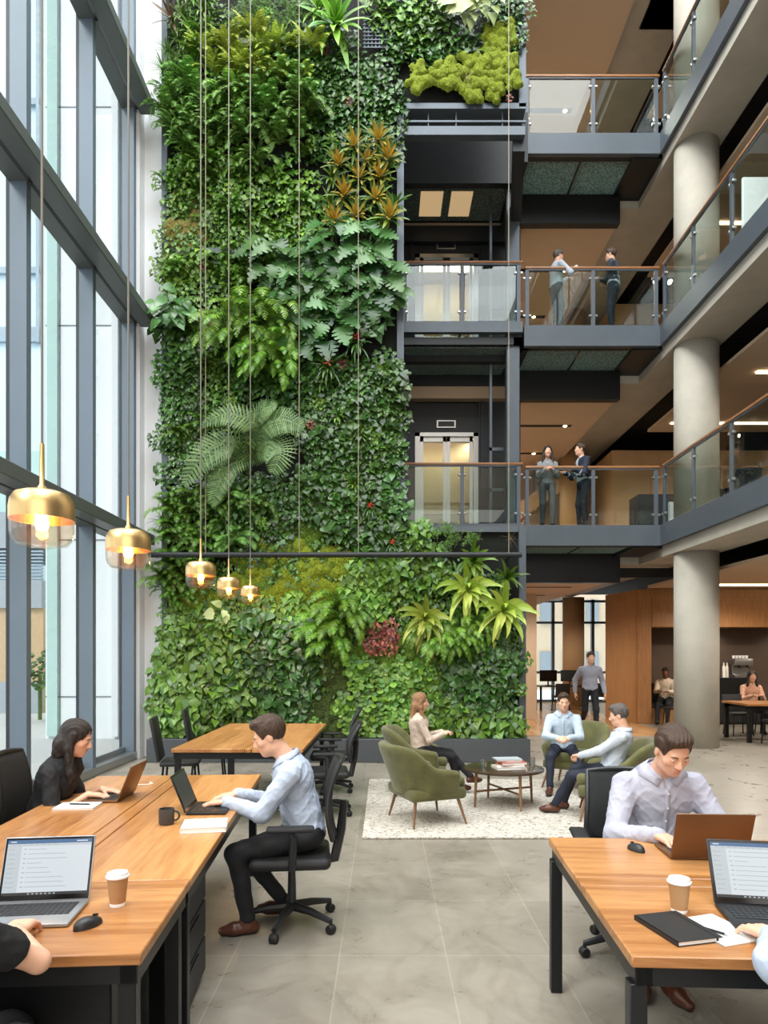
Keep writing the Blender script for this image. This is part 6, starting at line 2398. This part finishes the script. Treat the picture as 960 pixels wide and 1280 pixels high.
    # shoes
    for i in range(2):
        td = unit(v3(fts[i][0] - an[i][0] if False else (kn[i] - an[i])[0] * .5 + (-.15, .15)[i], 1.0, 0)) if mode != 'x' else v3(0, 1, 0)
        a_ = an[i]
        fz = a_[2] - .085 * sc
        s = SDF()
        heel = v3(a_[0], a_[1], fz + .038 * sc) - td * .035 * sc
        toe = v3(a_[0], a_[1], fz + .032 * sc) + td * .150 * sc
        ball = v3(a_[0], a_[1], fz + .036 * sc) + td * .085 * sc
        s.cap(heel, ball, .036 * sc, .042 * sc, .02).cap(ball, toe, .041 * sc, .027 * sc, .02).cap(a_ + v3(0, 0, 0), heel + td * .04 * sc, .042 * sc, .036 * sc, .03)
        s.half(v3(0, 0, fz + .012 * sc), v3(0, 0, -1))
        so_ = s.build('shoe', shoe, t, max(.006, res), 1)
        s = SDF()
        s.cap(heel, ball, .038 * sc, .044 * sc, .02).cap(ball, toe, .043 * sc, .029 * sc, .02)
        s.half(v3(0, 0, fz + .014 * sc), v3(0, 0, 1)).half(v3(0, 0, fz), v3(0, 0, -1))
        s.build('shoe_sole', 'sole', so_, max(.006, res), 0)
    if detail: face_parts(t, hc, HM, hairm, sc, glasses, lip='lip_dark' if skin_ == 'skin_dark' else 'lip', down=pitch > 10)
    if hair == 'short': hair_short(t, hc, HM, hairm, sc, .005 if detail else .008)
    elif hair == 'long': hair_long(t, hc, HM, hairm, sc, .006 if detail else .009, long_len, down=unit(v3(0, 0, -1) - fw * .12))
    if beard:
        s = SDF()
        s.ell(hc + HM @ (v3(0, .045, -.082) * sc), v3(.044, .042, .036) * sc, .02, '+', HM)
        s.ell(hc + HM @ (v3(0, .080, -.062) * sc), v3(.024, .03, .014) * sc, .01, '-', HM)
        s.build('beard', hairm, t, .005, 1)
    return t
# ------------------------------------------------------------------ the people
# left bench: man in light blue shirt, facing left toward his laptop (local +y -> world -x)
person('man in a light blue shirt typing at the left bench, seen in profile', (-.54, 4.28), R(96), pelvis=(0, -.05, .57), lean=13, pitch=22, yaw=0,
       hands=[(-.10, .44, .80), (.13, .40, .80)], feet=[(-.12, .30, .085), (.14, .10, .10)], knee=[(-.1, 1, .9), (.1, 1, .9)],
       shirt='shirt_pale_blue', trouser='trouser_black', shoe='shoe_brown', hairm='hair_brown', res=.0065, hdirs=[(0.15, 1, -.12), (-.2, 1, -.12)], curls=(.35, .35),
       elbow=[(-.5, -.4, -1), (.5, -.4, -1)], sc=1.0, head_fwd=.06)
# woman in black blouse, facing right (+x)
person('woman with long dark hair in a black blouse typing at the left bench', (-2.20, 4.42), R(-84), pelvis=(0, -.02, .56), lean=15, pitch=18, yaw=2, female=True,
       hands=[(-.06, .34, .80), (.10, .30, .80)], feet=[(-.12, .35, .085), (.12, .3, .085)],
       shirt='blouse_black', trouser='trouser_black', shoe='shoe_black', hairm='hair_black', hair='long', long_len=.26, sleeve='elbow', collar=False, res=.0065,
       hdirs=[(.1, 1, -.12), (-.1, 1, -.12)], curls=(.35, .35), sc=.95)
# near left corner: only arm and knees in the frame
person('person in a black t-shirt at the bottom left, only an arm in view', (-1.34, 1.84), R(0), pelvis=(0, -.10, .56), lean=8, pitch=15, hands=[(-.14, .36, .80), (.16, .33, .815)],
       feet=[(-.12, .4, .085), (.14, .3, .085)], shirt='tee_black', trouser='trouser_black', shoe='shoe_black', sleeve='short', collar=False, res=.0065, hdirs=[None, (-.15, 1, -.1)],
       curls=(.4, .4), elbow=[(-.6, -.4, -1), (1.0, -.15, -.5)], sc=1.0, open_neck=False)
# right desk, behind: man facing viewer
person('man in a pale lavender shirt looking down at the right desk', (1.50, 3.74), R(178), pelvis=(0, -.04, .57), lean=10, pitch=30, yaw=6,
       hands=[(-.14, .36, .80), (.12, .38, .80)], feet=[(.06, .36, .085), (.20, .30, .085)], knee=[(.1, 1, .9), (.1, 1, .9)],
       shirt='shirt_lavender', trouser='trouser_navy', shoe='shoe_brown', hairm='hair_brown', res=.006, elbow=[(-.8, -.2, -1), (.8, -.2, -1)],
       hdirs=[(.3, 1, -.1), (-.3, 1, -.1)], curls=(.35, .35), sc=1.03, head_fwd=.08)
# near right corner
person('person in a pale blue shirt at the bottom right, only an arm in view', (1.42, 1.66), R(2), pelvis=(0, -.02, .55), lean=10, pitch=15, hands=[(-.17, .50, .805), (.2, .5, .80)],
       feet=[(-.12, .30, .085), (.14, .3, .085)], shirt='shirt_pale_blue', trouser='trouser_navy', shoe='shoe_brown', res=.0065, hdirs=[(-.1, 1, -.1), (.1, 1, -.1)], curls=(.35, .35),
       elbow=[(-1, -.3, -.4), (.8, -.4, -1)], sc=1.0)
# lounge
person('blonde woman in a patterned blouse sitting cross-legged in an olive armchair', (.46, 8.14, RZ_), R(-82), pelvis=(0, -.02, .52), lean=-6, pitch=2, yaw=-4, female=True,
       hands=[(.02, .24, .74), (.08, .24, .72)], feet=[(.06, .58, .20), (-.02, .45, .10)], knee=[(-.15, 1, .7), (.1, .8, .6)],
       shirt='blouse_pattern', trouser='trouser_black', shoe='shoe_brown', hairm='hair_blonde', hair='long', long_len=.22, collar=False, res=.008, curls=(.8, .6), hdirs=[(.6, .8, .1), (-.3, 1, .3)], sc=.88)
person('man in a pale blue shirt facing the viewer in the lounge, hands clasped', (2.24, 8.50, RZ_), R(166), pelvis=(0, .0, .50), lean=6, pitch=6, yaw=6,
       hands=[(-.05, .36, .66), (.07, .36, .66)], feet=[(-.20, .50, .085), (.16, .48, .085)], knee=[(-.25, 1, .9), (.25, 1, .9)], shirt='shirt_sky', trouser='trouser_navy', shoe='shoe_brown', hairm='hair_brown',
       res=.008, curls=(.9, .9), hdirs=[(.7, .7, -.1), (-.7, .7, -.1)], hnorms=[(.6, 0, -.5), (-.6, 0, -.5)], elbow=[(-.8, -.1, -1), (.8, -.1, -1)], sc=.89, beard=True)
person('grey-haired man in a pale shirt seen from behind in the right armchair', (2.32, 6.96, RZ_), R(66), pelvis=(0, .0, .48), lean=-18, pitch=12, yaw=0,
       hands=[(-.06, .30, .62), (.06, .28, .62)], feet=[(-.04, .56, .085), (.18, .50, .085)], knee=[(-.1, 1, .9), (.2, 1, .9)], shirt='shirt_white_blue', trouser='trouser_navy', shoe='shoe_brown', hairm='hair_grey',
       res=.008, curls=(.8, .8), hdirs=[(.7, .7, -.1), (-.7, .7, -.1)], elbow=[(-.7, -.3, -1), (.7, -.3, -1)], sc=.90)
# walking man
person('man in a grey blue shirt walking toward the viewer beside the tan column', (4.42, 14.6, .0), R(178), mode='walk', pelvis=(0, 0, .93), lean=2, pitch=4, hands=[(-.29, .10, .86), (.29, -.10, .86)],
       feet=[(-.08, .24, .09), (.10, -.30, .16)], knee=[(0, 1, 0), (0, 1, 0)], elbow=[(-.4, -1, -.3), (.4, -1, -.3)], hdirs=[(0, .1, -1), (0, 0, -1)], hnorms=[(1, 0, 0), (-1, 0, 0)],
       shirt='shirt_greyblue', trouser='trouser_black', shoe='shoe_black', hairm='hair_brown', res=.011, detail=False, collar=False, sc=1.04)


def standing(label, x, y, z, rz, **k):
    d = dict(mode='stand', pelvis=(0, 0, .92), lean=1, feet=[(-.10, .02, .09), (.10, .04, .09)], knee=[(0, 1, 0), (0, 1, 0)], res=.010, detail=False, collar=False, sc=.93)
    d.update(k)
    p = d['pelvis']; s_ = d['sc']
    d['pelvis'] = (p[0], p[1], .93 * s_)
    return person(label, (x, y, z), rz, **d)


zb = .02
q = P(695, 408, 13.15); standing('man in a white shirt holding a cup on the second floor footbridge', q.x, 13.15, L[2], R(-75), hands=[(-.12, .30, 1.16), (.16, .34, 1.20)], hdirs=[(0, 1, .2), (0, 1, .3)],
    shirt='shirt_white_blue', trouser='trouser_grey', shoe='shoe_black', hairm='hair_grey', curls=(.9, .9), sc=.94)
q = P(767, 408, 13.15); standing('man in a slate jacket with arms folded on the second floor footbridge', q.x, 13.15, L[2], R(60), hands=[(.08, .24, 1.12), (-.06, .26, 1.08)], hdirs=[(1, .2, 0), (-1, .2, 0)],
    shirt='shirt_white_blue', jacket='jacket_slate', trouser='trouser_navy', shoe='shoe_brown', hairm='hair_brown', curls=(.7, .7), sc=.96)
q = P(684, 656, 13.15); standing('smiling woman with long dark hair and a grey cardigan on the first floor footbridge', q.x, 13.15, L[1], R(175), hands=[(-.06, .26, 1.08), (.06, .26, 1.10)], hdirs=[(.7, .5, .2), (-.7, .5, .2)],
    female=True, shirt='cardigan_grey', trouser='trouser_grey', shoe='shoe_black', hairm='hair_black', hair='long', curls=(.8, .8), sc=.93)
q = P(727, 656, 13.15); standing('man in a navy suit leaning on the handrail of the first floor footbridge', q.x + .05, 13.18, L[1], R(100), hands=[(-.1, .30, 1.12), (.14, .34, 1.12)], hdirs=[(0, 1, 0), (0, 1, 0)], lean=4,
    shirt='shirt_white_blue', jacket='jacket_navy', trouser='trouser_navy', shoe='shoe_black', hairm='hair_brown', curls=(.6, .6), sc=.97)
# niche
person('man in a cream shirt sitting on the bench in the dark niche', (6.92, 16.72, 0), R(150), pelvis=(0, -.05, .58), lean=-2, pitch=6, hands=[(-.1, .34, .78), (.1, .34, .80)], feet=[(-.1, .48, .085), (.12, .5, .085)],
       skin_='skin_dark', shirt='shirt_cream', trouser='trouser_black', shoe='shoe_black', hairm='hair_black', res=.011, detail=False, collar=False, curls=(.7, .7))
person('woman in a peach top at the long table by the right edge', (7.95, 14.75, 0), R(170), pelvis=(0, 0, .56), lean=4, pitch=8, female=True, hands=[(-.1, .36, .8), (.1, .36, .8)], feet=[(-.1, .4, .085), (.12, .4, .085)],
       shirt='blouse_peach', trouser='trouser_black', shoe='shoe_black', hairm='hair_black', hair='long', long_len=.2, res=.011, detail=False, collar=False)
# ------------------------------------------------------------------ ground floor back: niche, counter, long table, far desks
t = thing('niche_bench', 'timber bench built into the dark niche', 'bench', (0, 0, 0))
MB().box((6.47, 16.55, 0), (8.0, 17.25, .38)).build('bench_base', 'wood_wall', t, False)
MB().rbox((6.47, 16.50, .38), (8.0, 17.25, .47), .02, 2).build('seat_pad', 'chair_black', t)
MB().rbox((6.50, 17.12, .47), (7.98, 17.26, .95), .03, 2).build('back_pad', 'chair_black', t)
t = thing('coffee_counter', 'dark coffee counter with cupboards against the niche wall', 'counter', (0, 0, 0))
x0, x1 = P(897, 0, 16.3).x, P(938, 0, 16.3).x
MB().rbox((x0 - .35, 16.3, 0), (x1 + .8, 16.9, .62), .005, 1).rbox((x0, 16.3, .62), (x1, 16.9, 1.12), .005, 1).build('body', 'black_steel', t)
for i in range(3): MB().box((x0 - .3 + i * .5, 16.285, .05), (x0 + .15 + i * .5, 16.3, .58)).build('door', 'dark_steel', t, False)
mx_ = P(925, 0, 16.5).x
t = thing('coffee_machine', 'shiny coffee machine on the dark counter', 'coffee machine', (mx_, 16.5, 1.12))
MB().rbox((-.22, -.2, .0), (.22, .2, .08), .01, 1).rbox((-.2, -.02, .08), (.2, .2, .42), .02, 2).rbox((-.22, -.2, .30), (.22, .2, .46), .02, 2).build('body', 'brushed', t)
for x in (-.1, .1): MB().tube([(x, -.14, .31), (x, -.14, .24)], .03, 10).tube([(x, -.14, .25), (x, -.26, .24)], .012, 8).build('group_head', 'black_steel', t)
for i in range(5):
    tag(MB().lathe([(.0, .0), (.026, 0), (.034, .07), (.0, .07)], (mx_ - .16 + i * .08, 16.5, 1.585), 12).build('cup', 'cup_white', None), 'small white cup in the row on top of the coffee machine', 'cup', 'cups on the coffee machine')
for i, x in enumerate((-.42, -.34)):
    tag(MB().lathe([(.0, 0), (.035, 0), (.035, .26), (.015, .3), (.015, .36), (0, .36)], (mx_ + x, 16.45, 1.12), 14).build('bottle', ('cup_white', 'book_cream')[i], None), ('pale bottle at the far left of the dark counter', 'cream bottle beside the coffee machine')[i], 'bottle')
# long table
zc = P(908, 880, 13.7)
t = thing('long_table', 'long timber-topped table with black legs near the right edge', 'table', (zc.x, 12.9, 0))
MB().rbox((0, 0, .70), (3.2, 1.0, .74), .005, 1).build('table_top', 'wood_desk', t)
for x, y in ((.03, .03), (.03, .9), (1.6, .03), (3.1, .03), (3.1, .9)): MB().box((x, y, 0), (x + .07, y + .07, .70)).build('leg', 'black_steel', t, False)
MB().box((.03, .05, .62), (3.15, .10, .70)).box((.03, .9, .62), (3.15, .95, .70)).build('frame', 'black_steel', t, False)
laptop('grey laptop open on the long table before the woman in the peach top', (zc.x + 1.12, 13.45), R(178), 110, shell='laptop_dark', screen='dim', z=.74)
for i, (x, y, rz) in enumerate(((.45, -.25, 0), (1.15, -.3, 5), (.5, 1.3, 180), (1.3, 1.55, 178))):
    plain_chair(('black chair at the near side of the long table, left one', 'black chair at the near side of the long table, right one', 'black chair at the far side of the long table, left one',
                 'chair of the woman in the peach top')[i], (zc.x + x, 12.9 + y), R(rz), .84)
plain_chair('black chair beside the dark niche, left of the round column', (6.75, 15.7), R(20), .84)
# far desks with screens by the windows
fd = P(690, 850, 20.5)
t = thing('far_desk', 'dark desk by the far ground floor windows', 'desk', (fd.x - .45, 20.2, 0))
MB().rbox((0, 0, .70), (1.7, .8, .74), .005, 1).build('table_top', 'wood_dark', t)
for x, y in ((.03, .03), (1.6, .03), (.03, .7), (1.6, .7)): MB().box((x, y, 0), (x + .06, y + .06, .7)).build('leg', 'black_steel', t, False)
for i, x in enumerate((.35, 1.0)):
    m_ = thing('monitor', ('black monitor at the left of the far desk', 'black monitor at the right of the far desk')[i], 'monitor', (fd.x - .45 + x, 20.55, .74), R(8 - 16 * i))
    MB().rbox((-.27, -.02, .12), (.27, .02, .46), .01, 1).build('screen', 'gloss_black', m_)
    MB().rbox((-.1, -.08, 0), (.1, .08, .015), .005, 1).box((-.02, 0, .01), (.02, .03, .2)).build('stand', 'black_steel', m_)
plain_chair('dark chair at the near side of the far desk', (fd.x + .1, 19.9), R(0), .84)
plain_chair('second dark chair right of the far desk', (fd.x + 1.5, 20.0), R(-60), .84)
# first floor gallery furniture
z = L[1]
t = thing('black_cabinet', 'low black cabinet on the first floor gallery behind the railing corner', 'cabinet', (P(793, 0, 13.8).x, 13.6, z))
MB().rbox((0, 0, 0.03), (1.15, .5, .78), .01, 1).box((.04, .04, 0), (1.1, .46, .03)).build('body', 'black_steel', t)
for i in range(2): MB().rbox((.02 + i * .56, -.012, .06), (.56 + i * .56, 0, .75), .003, 1).build('door', 'dark_steel', t)
tag(MB().rbox((P(836, 0, 13.3).x, 13.25, z + .0), (P(836, 0, 13.3).x + .22, 13.35, z + .55), .01, 1).build('white_box', 'white_wall', None), 'small white box standing beside the black cabinet on the first floor gallery', 'box')
for (lv_, lab) in ((1, 'first'), (2, 'second')):
    z = L[lv_]
    for i, (x, y) in enumerate(((7.3, 10.2), (7.3, 13.4))):
        pos = ('nearer', 'farther')[i]
        t = thing('gallery_desk', '%s dark desk on the %s floor gallery behind the glass' % (pos, lab), 'desk', (x, y, z))
        MB().rbox((-.9, -.4, .71), (.9, .4, .74), .005, 1).build('desk_top', 'wood_dark', t)
        for a, b in ((-.85, -.36), (.8, -.36), (-.85, .31), (.8, .31)): MB().box((a, b, 0), (a + .05, b + .05, .71)).build('leg', 'black_steel', t, False)
        m_ = thing('monitor', 'black monitor on the %s dark desk of the %s floor gallery' % (pos, lab), 'monitor', (x + .1, y, z + .74), R(60))
        MB().rbox((-.32, -.02, .12), (.32, .02, .54), .01, 1).build('screen', 'gloss_black', m_)
        MB().rbox((-.12, -.08, 0), (.12, .08, .015), .005, 1).box((-.02, 0, .01), (.02, .03, .2)).build('stand', 'black_steel', m_)
        c_ = office_chair('black office chair at the %s desk of the %s floor gallery' % (pos, lab), (x - .6, y - .7), R(-10), sh=.46, bh=.95)
        c_.location.z = z
z = L[2]
t = thing('acoustic_screen', 'pale rounded acoustic screen on the second floor gallery at the right edge', 'screen', (P(948, 0, 11.0).x + .35, 11.0, z))
MB().rbox((-.62, -.03, .25), (.62, .03, 1.5), .12, 5).build('panel', 'white_wall', t)
MB().box((-.5, -.2, 0), (-.44, .2, .3)).box((.44, -.2, 0), (.5, .2, .3)).build('foot', 'steel', t, False)
# cup held on the footbridge
# planting outside the lower panes
t = thing('outdoor_shrub', 'dark green shrub outside, seen through the lower left panes', 'shrub', (P(50, 0, 17.5).x, 17.5, 0))
lv_ = Leaves()
r_ = random.Random(5)
for i in range(420):
    a, b_, rr = r_.uniform(0, 2 * PI), r_.uniform(-.2, 1), r_.uniform(.5, 1)
    p = Vector((math.cos(a) * .7 * rr, math.sin(a) * .6 * rr, 1.0 + b_ * rr * 1.0))
    lv_.flat(p, (math.cos(a), math.sin(a), -.3), (0, -.3, 1), .16, OVAL)
o = bpy.data.objects.new('foliage', lv_.lmesh('foliage', 'lf_dark')); COL.objects.link(o); o.parent = t
MB().tube([(0, 0, 0), (0, 0, 1.2)], .05, 8).build('trunk', 'stem_mat', t)
q = P(695, 408, 13.15)
tag(MB().lathe([(.0, 0), (.028, 0), (.038, .09), (.034, .09), (.0, .085)], (q.x + .37, 13.15 - .06, L[2] + 1.17), 16).build('coffee_cup', 'cup_white', None),
    'small white cup in the hand of the man on the second floor footbridge', 'cup')
